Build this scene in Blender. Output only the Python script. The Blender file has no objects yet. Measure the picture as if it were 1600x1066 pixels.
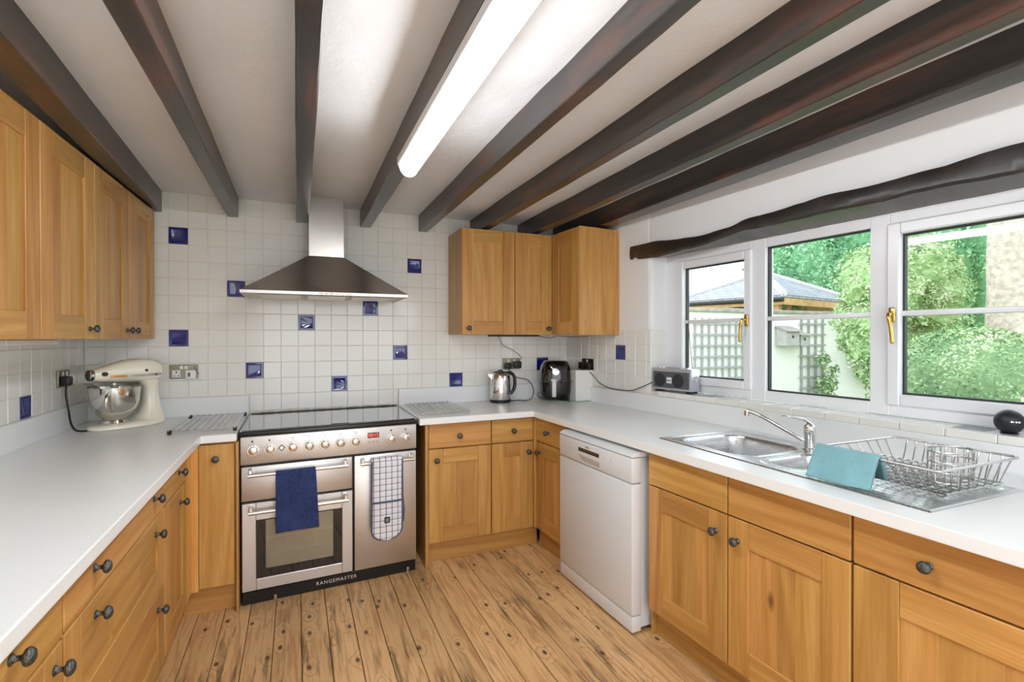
import bpy, bmesh, math, random
from math import sin, cos, pi, atan2, radians, sqrt
from mathutils import Vector, Matrix, noise as mnoise
random.seed(7)
scene = bpy.context.scene
SKY_STRENGTH = 2.7; EXPOSURE = 0.38; TUBE = 36.0; TUBE_FILL = 44.0
COL = scene.collection

# ------------------------------------------------------------------ mesh builder
class MB:
    """collects shapes; build() links them as ONE mesh object"""
    def __init__(s):
        s.v = []; s.f = []; s.m = []; s.t = []
    def add(s, verts, faces, m=0, t=0.0):
        o = len(s.v); s.v.extend([tuple(p) for p in verts])
        for f in faces:
            s.f.append(tuple(i + o for i in f)); s.m.append(m); s.t.append(t)
    def addm(s, verts, faces, M, m=0, t=0.0):
        s.add([M @ Vector(p) for p in verts], faces, m, t)
    def merge(s, o, M=None):
        k = len(s.v)
        s.v.extend([tuple(M @ Vector(p)) if M else p for p in o.v])
        s.f.extend([tuple(i + k for i in f) for f in o.f]); s.m.extend(o.m); s.t.extend(o.t)
    def box(s, x0, x1, y0, y1, z0, z1, m=0, t=0.0, bev=0.0, seg=1, M=None):
        if x0 > x1: x0, x1 = x1, x0
        if y0 > y1: y0, y1 = y1, y0
        if z0 > z1: z0, z1 = z1, z0
        if bev <= 0:
            vs = [(x0,y0,z0),(x1,y0,z0),(x1,y1,z0),(x0,y1,z0),(x0,y0,z1),(x1,y0,z1),(x1,y1,z1),(x0,y1,z1)]
            fs = [(3,2,1,0),(4,5,6,7),(0,1,5,4),(1,2,6,5),(2,3,7,6),(3,0,4,7)]
        else:
            bm = bmesh.new(); bmesh.ops.create_cube(bm, size=1.0)
            for v in bm.verts:
                v.co = Vector(((x0+x1)/2 + v.co.x*(x1-x0), (y0+y1)/2 + v.co.y*(y1-y0), (z0+z1)/2 + v.co.z*(z1-z0)))
            b = min(bev, (x1-x0)*.49, (y1-y0)*.49, (z1-z0)*.49)
            bmesh.ops.bevel(bm, geom=bm.edges[:], offset=b, segments=seg, affect='EDGES', profile=.5)
            bm.verts.index_update()
            vs = [v.co.copy() for v in bm.verts]; fs = [tuple(v.index for v in f.verts) for f in bm.faces]; bm.free()
        if M: vs = [M @ Vector(p) for p in vs]
        s.add(vs, fs, m, t)
    def prism(s, pts, z0, z1, m=0, t=0.0, M=None):
        n = len(pts)
        vs = [(p[0], p[1], z0) for p in pts] + [(p[0], p[1], z1) for p in pts]
        fs = [tuple(reversed(range(n))), tuple(range(n, 2*n))] + [(i, (i+1) % n, n+(i+1) % n, n+i) for i in range(n)]
        if M: vs = [M @ Vector(p) for p in vs]
        s.add(vs, fs, m, t)
    def loft(s, rings, m=0, t=0.0, cap=True, closed=True, M=None):
        n = len(rings[0]); vs = [p for r in rings for p in r]; fs = []
        for k in range(len(rings)-1):
            for i in range(n if closed else n-1):
                j = (i+1) % n
                fs.append((k*n+i, k*n+j, (k+1)*n+j, (k+1)*n+i))
        if cap and closed:
            fs.append(tuple(reversed(range(n)))); fs.append(tuple(range((len(rings)-1)*n, len(rings)*n)))
        if M: vs = [M @ Vector(p) for p in vs]
        s.add(vs, fs, m, t)
    def lathe(s, prof, seg=28, m=0, t=0.0, M=None, cap=True):
        s.loft([[(r*cos(2*pi*i/seg), r*sin(2*pi*i/seg), z) for i in range(seg)] for r, z in prof], m, t, cap, True, M)
    def cyl(s, p0, p1, r, seg=16, m=0, t=0.0, r2=None):
        s.tube([p0, p1], r, seg, m, t, r2=r2)
    def tube(s, pts, r, seg=8, m=0, t=0.0, closed=False, r2=None, M=None):
        P = [Vector(p) for p in pts]; n = len(P); rings = []
        up = Vector((0, 0, 1)); prev = None
        for i in range(n):
            if closed: d = P[(i+1) % n] - P[i-1]
            else: d = P[min(i+1, n-1)] - P[max(i-1, 0)]
            d.normalize()
            if prev is None:
                a = up if abs(d.dot(up)) < .9 else Vector((1, 0, 0))
                u = d.cross(a).normalized()
            else:
                u = (prev - d*prev.dot(d))
                u = u.normalized() if u.length > 1e-6 else d.orthogonal().normalized()
            prev = u; w = d.cross(u)
            rr = r if r2 is None else r + (r2-r)*i/(n-1)
            rings.append([P[i] + (u*cos(2*pi*k/seg) + w*sin(2*pi*k/seg))*rr for k in range(seg)])
        if closed: rings.append(rings[0]); s.loft(rings, m, t, False, True, M)
        else: s.loft(rings, m, t, True, True, M)
    def ball(s, c, rx, ry=None, rz=None, seg=20, rg=12, m=0, t=0.0, M=None):
        ry = rx if ry is None else ry; rz = rx if rz is None else rz
        rings = []
        for k in range(rg+1):
            a = -pi/2 + pi*k/rg; q = max(cos(a), 1e-4)
            rings.append([(c[0]+rx*q*cos(2*pi*i/seg), c[1]+ry*q*sin(2*pi*i/seg), c[2]+rz*sin(a)) for i in range(seg)])
        s.loft(rings, m, t, True, True, M)
    def grid(s, nx, ny, fn, m=0, t=0.0, M=None):
        vs = [fn(i/nx, j/ny) for j in range(ny+1) for i in range(nx+1)]
        fs = [(j*(nx+1)+i, j*(nx+1)+i+1, (j+1)*(nx+1)+i+1, (j+1)*(nx+1)+i) for j in range(ny) for i in range(nx)]
        if M: vs = [M @ Vector(p) for p in vs]
        s.add(vs, fs, m, t)
    def mesh(s, name, mats, smooth=35, recalc=True):
        me = bpy.data.meshes.new(name)
        me.from_pydata([tuple(p) for p in s.v], [], s.f)
        for m in (mats if isinstance(mats, (list, tuple)) else [mats]): me.materials.append(m)
        me.polygons.foreach_set('material_index', s.m)
        a = me.attributes.new('tone', 'FLOAT', 'FACE'); a.data.foreach_set('value', s.t)
        if recalc:
            bm = bmesh.new(); bm.from_mesh(me); bmesh.ops.recalc_face_normals(bm, faces=bm.faces[:]); bm.to_mesh(me); bm.free()
        if smooth:
            me.polygons.foreach_set('use_smooth', [True]*len(me.polygons))
            me.set_sharp_from_angle(angle=radians(smooth))
        me.update()
        return me
    def build(s, name, mats, parent=None, loc=(0,0,0), rot=0.0, smooth=35, recalc=True):
        return link(name, s.mesh(name, mats, smooth, recalc), parent, loc, rot)

def link(name, me, parent=None, loc=(0,0,0), rot=0.0):
    o = bpy.data.objects.new(name, me); COL.objects.link(o)
    o.parent = parent; o.location = loc
    o.rotation_euler = (0, 0, rot) if not isinstance(rot, tuple) else rot
    return o
def thing(name, label, cat, loc=(0,0,0), rot=0.0, group=None):
    o = link(name, None, None, loc, rot); o.empty_display_size = .1
    return tag(o, label, cat, group)
def tag(o, label, cat, group=None, kind=None):
    o['label'] = label; o['category'] = cat
    if group: o['group'] = group
    if kind: o['kind'] = kind
    return o
def struct(o, label=None):
    o['kind'] = 'structure'
    if label: o['label'] = label
    return o
def bez(pts, n=8):
    """Catmull-Rom through pts"""
    P = [Vector(p) for p in pts]; out = []
    for i in range(len(P)-1):
        p0 = P[max(i-1,0)]; p1 = P[i]; p2 = P[i+1]; p3 = P[min(i+2,len(P)-1)]
        for k in range(n):
            t = k/n
            out.append(.5*((2*p1)+(p2-p0)*t+(2*p0-5*p1+4*p2-p3)*t*t+(3*p1-p0-3*p2+p3)*t**3))
    out.append(P[-1]); return out
def rrect(x0, x1, y0, y1, r, n=5):
    pts = []
    for cx, cy, a in ((x1-r,y0+r,-pi/2),(x1-r,y1-r,0),(x0+r,y1-r,pi/2),(x0+r,y0+r,pi)):
        for k in range(n+1):
            b = a + pi/2*k/n; pts.append((cx+r*cos(b), cy+r*sin(b)))
    return pts
def text_mesh(body, size, ext=.0004, space=1.0):
    cu = bpy.data.curves.new('lettering', 'FONT'); cu.body = body; cu.size = size; cu.extrude = ext
    cu.align_x = 'CENTER'; cu.align_y = 'CENTER'; cu.space_character = space
    o = bpy.data.objects.new('lettering', cu); COL.objects.link(o)
    dg = bpy.context.evaluated_depsgraph_get(); dg.update()
    me = bpy.data.meshes.new_from_object(o.evaluated_get(dg))
    bpy.data.objects.remove(o); bpy.data.curves.remove(cu)
    return me

# ------------------------------------------------------------------ materials
def lin(r, g, b):
    f = lambda c: (c/255/12.92) if c/255 <= .04045 else ((c/255+.055)/1.055)**2.4
    return (f(r), f(g), f(b), 1)
class NT:
    def __init__(s, name):
        s.mat = bpy.data.materials.new(name); s.mat.use_nodes = True
        s.n = s.mat.node_tree.nodes; s.l = s.mat.node_tree.links; s.n.clear()
        s.out = s.n.new('ShaderNodeOutputMaterial'); s.p = s.n.new('ShaderNodeBsdfPrincipled')
        s.l.new(s.p.outputs[0], s.out.inputs[0])
    def new(s, t, **kw):
        n = s.n.new(t)
        for k, v in kw.items():
            if k in n.inputs: n.inputs[k].default_value = v
            else: setattr(n, k, v)
        return n
    def link(s, a, b): s.l.new(a, b)
    def set(s, **kw):
        for k, v in kw.items(): s.p.inputs[k.replace('_', ' ')].default_value = v
    def math(s, op, a, b=None, c=None):
        n = s.n.new('ShaderNodeMath'); n.operation = op
        for i, x in enumerate((a, b, c)):
            if x is None: continue
            if isinstance(x, (int, float)): n.inputs[i].default_value = x
            else: s.l.new(x, n.inputs[i])
        return n.outputs[0]
    def ramp(s, fac, stops):
        n = s.n.new('ShaderNodeValToRGB'); e = n.color_ramp.elements
        while len(e) < len(stops): e.new(.5)
        for i, (p, c) in enumerate(stops): e[i].position = p; e[i].color = c
        s.l.new(fac, n.inputs[0]); return n.outputs[0]
    def mix(s, fac, a, b, mode='MIX'):
        n = s.n.new('ShaderNodeMix'); n.data_type = 'RGBA'; n.blend_type = mode
        for i, x in ((0, fac), (6, a), (7, b)):
            if isinstance(x, (int, float, tuple)): n.inputs[i].default_value = x
            else: s.l.new(x, n.inputs[i])
        return n.outputs[2]
    def coord(s, scale=(1,1,1), off=None):
        tc = s.n.new('ShaderNodeTexCoord'); mp = s.n.new('ShaderNodeMapping')
        mp.inputs['Scale'].default_value = scale
        if off is not None:
            va = s.n.new('ShaderNodeVectorMath'); va.operation = 'ADD'
            s.l.new(tc.outputs['Object'], va.inputs[0]); s.l.new(off, va.inputs[1]); s.l.new(va.outputs[0], mp.inputs[0])
        else: s.l.new(tc.outputs['Object'], mp.inputs[0])
        return mp.outputs[0]
    def tone(s):
        a = s.n.new('ShaderNodeAttribute'); a.attribute_name = 'tone'; return a.outputs['Fac']
    def tone_off(s, k=(13.7, 7.3, 5.1)):
        t = s.tone(); c = s.n.new('ShaderNodeCombineXYZ')
        for i in range(3): s.l.new(s.math('MULTIPLY', t, k[i]), c.inputs[i])
        return c.outputs[0]
    def noise(s, vec, scale, detail=4, rough=.55, dist=0):
        n = s.new('ShaderNodeTexNoise', Scale=scale, Detail=detail, Roughness=rough, Distortion=dist)
        s.l.new(vec, n.inputs['Vector']); return n.outputs['Fac']
    def bump(s, h, strength=.3, dist=.01):
        b = s.new('ShaderNodeBump', Strength=strength, Distance=dist); s.l.new(h, b.inputs['Height'])
        s.l.new(b.outputs[0], s.p.inputs['Normal'])
    def color(s, sock): s.l.new(sock, s.p.inputs['Base Color'])

def plain(name, rgb, rough=.5, metal=0.0, spec=.5, coat=0.0, var=0.0, bump=0.0, bscale=60):
    m = NT(name); m.set(Base_Color=rgb, Roughness=rough, Metallic=metal, Specular_IOR_Level=spec, Coat_Weight=coat)
    if var or bump:
        n = m.noise(m.coord(), bscale, 3)
        if var:
            d = tuple(c*(1-var) for c in rgb[:3])+(1,); l = tuple(min(1, c*(1+var)) for c in rgb[:3])+(1,)
            m.color(m.ramp(n, [(.3, d), (.7, l)]))
        if bump: m.bump(n, bump, .003)
    return m.mat

def oak(name, axis):
    m = NT(name); off = m.tone_off()
    sc = {'x': (.55, 9, 9), 'z': (9, 9, .55)}[axis]
    fs = {'x': (5, 130, 130), 'z': (130, 130, 5)}[axis]
    ks = {'x': (2.2, 5.5, 5.5), 'z': (5.5, 5.5, 2.2)}[axis]
    v = m.coord(sc, off)
    big = m.noise(v, 1.3, 5, .55, 1.6)
    cath = m.noise(m.coord(tuple(q*.45 for q in sc), off), 1.0, 2, .5, .5)
    rings = m.math('ADD', m.math('MULTIPLY', m.math('SINE', m.math('MULTIPLY', cath, 55)), .5), .5)
    g = m.math('ADD', m.math('MULTIPLY', big, .8), m.math('MULTIPLY', rings, .2))
    c = m.ramp(g, [(.25, lin(180,126,64)), (.5, lin(201,148,82)), (.75, lin(215,166,100))])
    fine = m.noise(m.coord(fs, off), 1.0, 3, .6)
    c = m.mix(m.math('MULTIPLY', m.ramp(fine, [(.36, (1,1,1,1)), (.55, (0,0,0,1))]), .3), c, lin(164,112,58))
    vo = m.new('ShaderNodeTexVoronoi', Scale=1.0); m.link(m.coord(ks, off), vo.inputs['Vector'])
    sepc = m.new('ShaderNodeSeparateColor'); m.link(vo.outputs['Color'], sepc.inputs[0])
    knot = m.math('MULTIPLY', m.ramp(vo.outputs['Distance'], [(.03, (1,1,1,1)), (.1, (0,0,0,1))]), m.math('GREATER_THAN', sepc.outputs[0], .72))
    c = m.mix(m.math('MULTIPLY', knot, .8), c, lin(96,56,26))
    t = m.tone()
    hs = m.new('ShaderNodeHueSaturation')
    m.link(c, hs.inputs['Color'])
    m.link(m.math('ADD', m.math('MULTIPLY', t, .22), .80), hs.inputs['Value'])
    m.link(m.math('ADD', m.math('MULTIPLY', m.math('FRACT', m.math('MULTIPLY', t, 7.31)), .012), .498), hs.inputs['Hue'])
    m.color(hs.outputs[0]); m.set(Roughness=.42, Specular_IOR_Level=.4, Coat_Weight=.12, Coat_Roughness=.25)
    m.bump(fine, .12, .002)
    return m.mat

def beam_wood(name, red=.6):
    m = NT(name); off = m.tone_off((3.1, 9.7, 4.3))
    v = m.coord((14, .9, 14), off)
    n1 = m.noise(v, 1.3, 5, .6, .6); n2 = m.noise(m.coord((70, 3, 70), off), 1, 3, .6); n3 = m.noise(m.coord((6, 1.1, 6), off), 1.5, 3, .6)
    c = m.ramp(n1, [(.3, lin(18,13,11)), (.5, lin(37,29,25)), (.75, lin(62,50,43))])
    c = m.mix(m.math('MULTIPLY', m.ramp(n3, [(.52, (0,0,0,1)), (.7, (1,1,1,1))]), red), c, lin(112,58,36))
    c = m.mix(m.math('MULTIPLY', m.ramp(n2, [(.4, (1,1,1,1)), (.55, (0,0,0,1))]), .4), c, lin(20,14,11))
    m.color(c); m.set(Roughness=.42, Specular_IOR_Level=.6, Coat_Weight=.55, Coat_Roughness=.3)
    m.bump(m.math('ADD', m.math('MULTIPLY', n2, .6), n1), .3, .004)
    return m.mat

def floor_wood():
    m = NT('floorboard_pine'); off = m.tone_off((11.3, 17.9, 0))
    co = m.coord((1, 1, 1), off)
    vo = m.new('ShaderNodeTexVoronoi', Scale=1.0, voronoi_dimensions='2D'); m.link(m.coord((8.0, 4.2, 1), off), vo.inputs['Vector'])
    sp = m.new('ShaderNodeSeparateColor'); m.link(vo.outputs['Color'], sp.inputs[0])
    has = m.math('GREATER_THAN', sp.outputs[0], .55)
    fall = m.math('MULTIPLY', m.ramp(vo.outputs['Distance'], [(.0, (1,1,1,1)), (.35, (0,0,0,1))]), has)
    n0 = m.noise(m.coord((7, .55, 1), off), 1.2, 3, .5, .4)
    ring = m.math('SINE', m.math('ADD', m.math('MULTIPLY', n0, 46), m.math('MULTIPLY', fall, 13)))
    ring = m.math('ADD', m.math('MULTIPLY', ring, .5), .5)
    n2 = m.noise(m.coord((90, 4, 1), off), 1, 3, .6); n3 = m.noise(m.coord((2, .8, 1)), 1.4, 4, .6)
    c = m.ramp(n3, [(.3, lin(204,162,110)), (.7, lin(228,190,140))])
    c = m.mix(m.math('MULTIPLY', m.ramp(ring, [(.72, (0,0,0,1)), (.99, (1,1,1,1))]), .42), c, lin(168,108,58))
    c = m.mix(m.math('MULTIPLY', m.ramp(n2, [(.35, (1,1,1,1)), (.5, (0,0,0,1))]), .35), c, lin(150,98,54))
    kn = m.math('MULTIPLY', m.ramp(vo.outputs['Distance'], [(.05, (1,1,1,1)), (.09, (0,0,0,1))]), has)
    c = m.mix(m.math('MULTIPLY', kn, .9), c, lin(62,34,18))
    # worn grey-black patches in the grain
    n4 = m.noise(m.coord((26, 2.0, 1)), 1.0, 4, .7); n5 = m.noise(m.coord((2.2, 1.5, 1)), 1.3, 2, .5)
    w = m.math('MULTIPLY', m.ramp(n4, [(.5, (0,0,0,1)), (.62, (1,1,1,1))]), m.ramp(n5, [(.47, (0,0,0,1)), (.62, (1,1,1,1))]))
    c = m.mix(m.math('MULTIPLY', w, .75), c, lin(74,56,38))
    hs = m.new('ShaderNodeHueSaturation'); m.link(c, hs.inputs['Color'])
    m.link(m.math('ADD', m.math('MULTIPLY', m.tone(), .2), .88), hs.inputs['Value'])
    m.color(hs.outputs[0]); m.set(Roughness=.45, Specular_IOR_Level=.4)
    m.bump(n2, .15, .002)
    return m.mat

def steel(name, rgb=(.56,.54,.52,1), rough=.3, axis='x', amt=.12):
    m = NT(name)
    sc = {'x': (2, 400, 400), 'z': (400, 400, 2), 'y': (400, 2, 400)}[axis]
    n = m.noise(m.coord(sc), 1, 2, .6)
    m.set(Base_Color=rgb, Metallic=1.0)
    m.link(m.math('ADD', m.math('MULTIPLY', n, amt*2), rough-amt), m.p.inputs['Roughness'])
    m.bump(n, .04, .001)
    return m.mat

def plaster(name, rgb, bump=.25):
    m = NT(name); n = m.noise(m.coord(), 7, 6, .6); n2 = m.noise(m.coord(), 2.2, 2, .5)
    d = tuple(c*.95 for c in rgb[:3])+(1,)
    m.color(m.ramp(n2, [(.3, d), (.7, rgb)])); m.set(Roughness=.85, Specular_IOR_Level=.2)
    m.bump(n, bump, .02); return m.mat

def glass_pane(name, tint=(.97,.99,.98,1)):
    m = bpy.data.materials.new(name); m.use_nodes = True; nt = m.node_tree; nt.nodes.clear()
    o = nt.nodes.new('ShaderNodeOutputMaterial'); mx = nt.nodes.new('ShaderNodeMixShader')
    t = nt.nodes.new('ShaderNodeBsdfTransparent'); g = nt.nodes.new('ShaderNodeBsdfGlossy'); fr = nt.nodes.new('ShaderNodeFresnel')
    t.inputs[0].default_value = tint; g.inputs['Roughness'].default_value = 0.0; geo = nt.nodes.new('ShaderNodeNewGeometry'); ma = nt.nodes.new('ShaderNodeMath'); ma.operation = 'MULTIPLY_ADD'; ma.inputs[1].default_value = 1/1.5-1.5; ma.inputs[2].default_value = 1.5
    nt.links.new(geo.outputs['Backfacing'], ma.inputs[0]); nt.links.new(ma.outputs[0], fr.inputs[0])
    nt.links.new(fr.outputs[0], mx.inputs[0]); nt.links.new(t.outputs[0], mx.inputs[1]); nt.links.new(g.outputs[0], mx.inputs[2]); nt.links.new(mx.outputs[0], o.inputs[0])
    return m
def emit(name, rgb, s):
    m = NT(name); m.set(Base_Color=rgb, Emission_Color=rgb, Emission_Strength=s); return m.mat
def leaf(name, stops):
    m = NT(name); m.color(m.ramp(m.tone(), stops)); m.set(Roughness=.6, Specular_IOR_Level=.25)
    return m.mat
def weave(name, rgb, scale=260, var=.3):
    m = NT(name); n = m.noise(m.coord((1, 1, .25)), scale, 2, .7); n2 = m.noise(m.coord(), 9, 3, .6)
    d = tuple(c*(1-var) for c in rgb[:3])+(1,); l = tuple(min(1, c*(1+var)) for c in rgb[:3])+(1,)
    m.color(m.ramp(m.math('ADD', m.math('MULTIPLY', n, .6), m.math('MULTIPLY', n2, .4)), [(.35, d), (.65, l)]))
    m.set(Roughness=.95, Specular_IOR_Level=.1, Sheen_Weight=.3); m.bump(n, .4, .003); return m.mat

OV = oak('oak_vertical_grain', 'z'); OH = oak('oak_horizontal_grain', 'x')
OAK = [OV, OH]
BEAM = beam_wood('dark_stained_beam'); LINT = beam_wood('dark_lintel', .05)
FLOOR = floor_wood()
PLAST = plaster('white_plaster', lin(240,241,242)); CEIL = plaster('ceiling_plaster', lin(240,243,247), .35)
TILE = plain('white_glazed_tile', lin(236,236,231), .12, coat=.3); GROUT = plain('cream_grout', lin(224,217,202), .9)
BLUE = plain('cobalt_glazed_tile', lin(16,28,118), .08, coat=.5, var=.3, bscale=14)
LAM = plain('white_laminate', lin(236,239,240), .28, spec=.45)
STEEL = steel('brushed_steel', (.68,.66,.64,1), .42, 'x'); STEELZ = steel('brushed_steel_vertical', (.66,.63,.60,1), .4, 'z')
HOODST = steel('hood_steel', (.60,.565,.535,1), .3, 'x', .06)
SINKST = steel('sink_steel', (.66,.67,.68,1), .27, 'y', .06)
CHROME = plain('chrome', (.8,.8,.8,1), .06, 1.0); WIRE = plain('wire_chrome', (.62,.62,.61,1), .2, 1.0)
BLACK = plain('black_enamel', lin(14,14,14), .3); BLKPL = plain('black_plastic', lin(18,18,19), .38); BLKGL = plain('black_gloss', lin(10,10,11), .08, coat=.6)
PEWTER = plain('hammered_pewter', lin(96,99,98), .36, .9, var=.5, bump=.9, bscale=240)
WHITE = plain('white_enamel', lin(220,224,228), .25); WHPL = plain('white_plastic', lin(236,237,238), .3)
UPVC = plain('white_upvc', lin(236,238,242), .22); GREYSEAL = plain('dark_gasket', lin(40,42,46), .6)
BRASS = plain('polished_brass', (.62,.42,.12,1), .18, 1.0); NICKEL = plain('satin_nickel', lin(150,142,124), .35, .9)
CREAM = plain('cream_enamel', lin(246,240,222), .12, coat=.5)
BOWL = plain('polished_bowl_steel', (.70,.67,.62,1), .12, 1.0)
GLASS = glass_pane('window_glass'); CLEAR = glass_pane('clear_plastic', (.93,.94,.93,1))
HOBGL = plain('hob_glass', lin(46,46,42), .04, coat=1.0, spec=.9)
OVGL = plain('oven_window', lin(150,146,126), .09, .5, coat=.6); OVBK = plain('oven_black_glass', lin(20,17,13), .07, coat=.6)
NAVY = weave('navy_cotton', lin(46,60,104), 260, .4); AQUA = weave('aqua_microfibre', lin(126,172,180), 320, .12)

# ================================================================== ROOM SHELL
XL = -.42                      # left wall face
HC = 2.335                     # ceiling height
RW_LOC = (2.83, 0, 0); RW_A = atan2(-1, .075)      # right (window) wall runs 4 degrees off square
TP = .107; TPX = .1063; TZ0 = 2.119

# floor: pine boards running away from the camera
mb = MB(); xs = [.509 + .1213*k for k in range(-9, 24)]
for i in range(len(xs)-1):
    y = -5.3 - random.random()*1.5
    while y < .05:
        y2 = y + 2.6 + random.random()*1.6
        if y2 > -.7 and y2 < .05: y2 = .05
        mb.box(xs[i]+.0016, xs[i+1]-.0016, max(y, -5.3), min(y2, .05)-.001, -.03, 0, 0, random.random(), .0016)
        y = y2
struct(mb.build('floor', [FLOOR]), 'worn pine floorboards with dark knots')
mb = MB(); mb.box(-.8, 3.6, -5.3, .1, -.08, -.0305); struct(mb.build('floor_base', [plain('under_floor', lin(30,22,16), .9)]))

# ceiling: lumpy white plaster
mb = MB()
mb.grid(70, 90, lambda u, v: (-.6+4.3*u, -5.35+5.5*v, HC + .005*mnoise.noise(Vector((u*9, v*11, 0))) + .0025*mnoise.noise(Vector((u*30, v*36, 3)))))
mb.box(-.6, 3.7, -5.35, .15, HC+.03, HC+.15)
struct(mb.build('ceiling', [CEIL], recalc=False), 'uneven white plaster ceiling between dark beams')

def tile(mb, u0, u1, v0, v1, fn, m=1, fancy=False, g=.0011):
    """one glazed tile in wall coordinates (u along, v up, n out of the wall); fn maps (u,v,n) to local space"""
    if u1-u0 < .006 or v1-v0 < .006: return
    u0 += g; u1 -= g; v0 += g; v1 -= g
    a, b = (random.random()-.5)*.0011, (random.random()-.5)*.0011
    rings = [(0, .0), (.0018, .0028)]
    if fancy: rings += [(.013, .0032), (.018, .0014)]
    vs = []; fs = []
    for k, (ins, n) in enumerate(rings):
        for (su, sv, U, V) in ((-1,-1,u0+ins,v0+ins),(1,-1,u1-ins,v0+ins),(1,1,u1-ins,v1-ins),(-1,1,u0+ins,v1-ins)):
            vs.append(fn(U, V, n + (a*su + b*sv if k else 0)))
        if k:
            for i in range(4): fs.append(((k-1)*4+i, (k-1)*4+(i+1) % 4, k*4+(i+1) % 4, k*4+i))
    q = (len(rings)-1)*4; fs.append((q, q+1, q+2, q+3))
    mb.add(vs, fs, m)

# back wall
mb = MB(); mb.box(-.62, 3.3, .0028, .2, 0, HC+.02)
fb = lambda u, v, n: (u, .0028-n, v)
BLUES = {(0,0),(0,6),(3,3),(4,8),(7,5),(9,9),(11,4),(13,7),(14,1),(17,9),(24,8)}
for c in range(-5, 28):
    for r in range(-3, 12):
        u0, u1 = max(c*TPX, XL), min((c+1)*TPX, 2.835); v1 = min(TZ0-r*TP, HC); v0 = TZ0-(r+1)*TP
        if r >= 10: u0, u1, v0 = max(u0, .446), min(u1, 1.415), max(v0, .9)
        blue = (c, r) in BLUES
        tile(mb, u0, u1, v0, v1, fb, 2 if blue else 1, blue)
struct(mb.build('wall_back', [GROUT, TILE, BLUE], smooth=20), 'white tiled back wall with scattered cobalt blue tiles')
# left wall
mb = MB(); mb.box(XL-.2, XL-.0028, -5.3, .1, 0, HC+.02, 3)
mb.box(XL-.0028, XL-.0024, -3.2, 0, 1.04, 1.5, 0)
fl = lambda u, v, n: (XL-.0028+n, -u, v)
for c in range(0, 30):
    for r in range(6, 10):
        v1 = min(TZ0-r*TP, 1.46); v0 = TZ0-(r+1)*TP
        blue = (c, r) == (6, 9)
        tile(mb, c*TP, (c+1)*TP, v0, v1, fl, 2 if blue else 1, blue)
struct(mb.build('wall_left', [GROUT, TILE, BLUE, PLAST], smooth=20), 'left wall tiled in white under the cupboards')
# right wall with the window opening (local x runs along the wall towards the camera, y outwards)
S0, S1, ZS, ZL = 1.008, 3.0, 1.043, 2.017
mb = MB(); T = .27
mb.box(-.05, 5.3, .0, T, 0, ZS, 0)
r = .035
pts = [(-.05, 0), (S0-r, 0)] + [(S0-r+r*sin(a), r-r*cos(a)) for a in [pi/2*k/6 for k in range(1, 7)]] + [(S0, T), (-.05, T)]
mb.prism(pts, ZS, HC+.02, 0)
mb.box(S1, 5.3, 0, T, ZS, HC+.02, 0)
mb.box(S0, S1, 0, T, ZL, HC+.02, 0); mb.box(S0, S1, .1395, T, 1.964, ZL, 0)
mb.box(0, S0, -.0004, .0, 1.04, 1.478, 3)
fr_ = lambda u, v, n: (u, -.0004-n, v)
for c in range(0, 10):
    for k in range(4):
        v0 = 1.05+k*TP; blue = (c, k) == (6, 2)
        tile(mb, c*TP+.004, min((c+1)*TP+.004, S0+.005), v0, v0+TP, fr_, 2 if blue else 1, blue)
fv = lambda u, v, n: (S0-.001+n, u, v)
for c in range(0, 2):
    for k in range(4):
        tile(mb, c*.075-.005, min((c+1)*.075, .14), 1.05+k*TP+(.027 if k == 0 else 0), 1.05+(k+1)*TP, fv, 1)
struct(mb.build('wall_right', [PLAST, TILE, BLUE, GROUT], loc=RW_LOC, rot=RW_A, smooth=30), 'white plastered window wall')
# unseen wall behind the camera; its wide opening is added to let daylight in
mb = MB(); mb.box(-.62, .2, -5.4, -5.2, 0, HC+.02); mb.box(2.6, 3.6, -5.4, -5.2, 0, HC+.02); mb.box(.2, 2.6, -5.4, -5.2, 2.12, HC+.02)
struct(mb.build('wall_front', [PLAST]))

# ------------------------------------------------------------------ beams
def beam(x0, x1, zb, xn0, xn1, label, seed, yend=-5.2):
    random.seed(seed); mb = MB(); rings = []; N = 70
    for k in range(N+1):
        u = k/N; y = -.002 + (yend+.002)*u
        a = x0 + (xn0-x0)*min(u*1.9, 1.2); b = x1 + (xn1-x1)*min(u*1.9, 1.2)
        w1 = .004*mnoise.noise(Vector((seed*1.3, y*1.6, seed))) + .002*mnoise.noise(Vector((seed, y*6, 2)))
        w2 = .004*mnoise.noise(Vector((seed*2.3, y*1.5, seed+9))) + .002*mnoise.noise(Vector((seed+5, y*7, 4)))
        z = zb + .004*mnoise.noise(Vector((3, y*1.2, seed*1.7))) + .0015*mnoise.noise(Vector((seed, y*8, 7)))
        c = .003 + .005*max(0, mnoise.noise(Vector((seed*.7, y*3.1, 1))))**1; c2 = .003 + .005*max(0, mnoise.noise(Vector((seed*.9, y*2.7, 6))))
        pr = [(a, HC+.02), (a+w1, z+c), (a+w1+c, z), (b+w2-c2, z+.001), (b+w2, z+c2), (b, HC+.02)]
        rings.append([(p[0], y, p[1]) for p in pr])
    mb.loft(rings, 0, random.random()*3)
    o = mb.build('ceiling_beam', [BEAM], smooth=24)
    struct(o, label); o['group'] = 'dark ceiling beams'
beam(-.115, -.032, 2.205, -.03, .062, 'dark ceiling beam directly above the left wall cupboards', 11)
beam(.325, .388, 2.21, .317, .391, 'second dark ceiling beam from the left, clear of the cupboards', 12)
beam(.734, .81, 2.21, .732, .797, 'dark ceiling beam ending left of the hood chimney', 13)
beam(1.153, 1.226, 2.213, 1.142, 1.215, 'dark ceiling beam carrying the strip light', 14)
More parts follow.
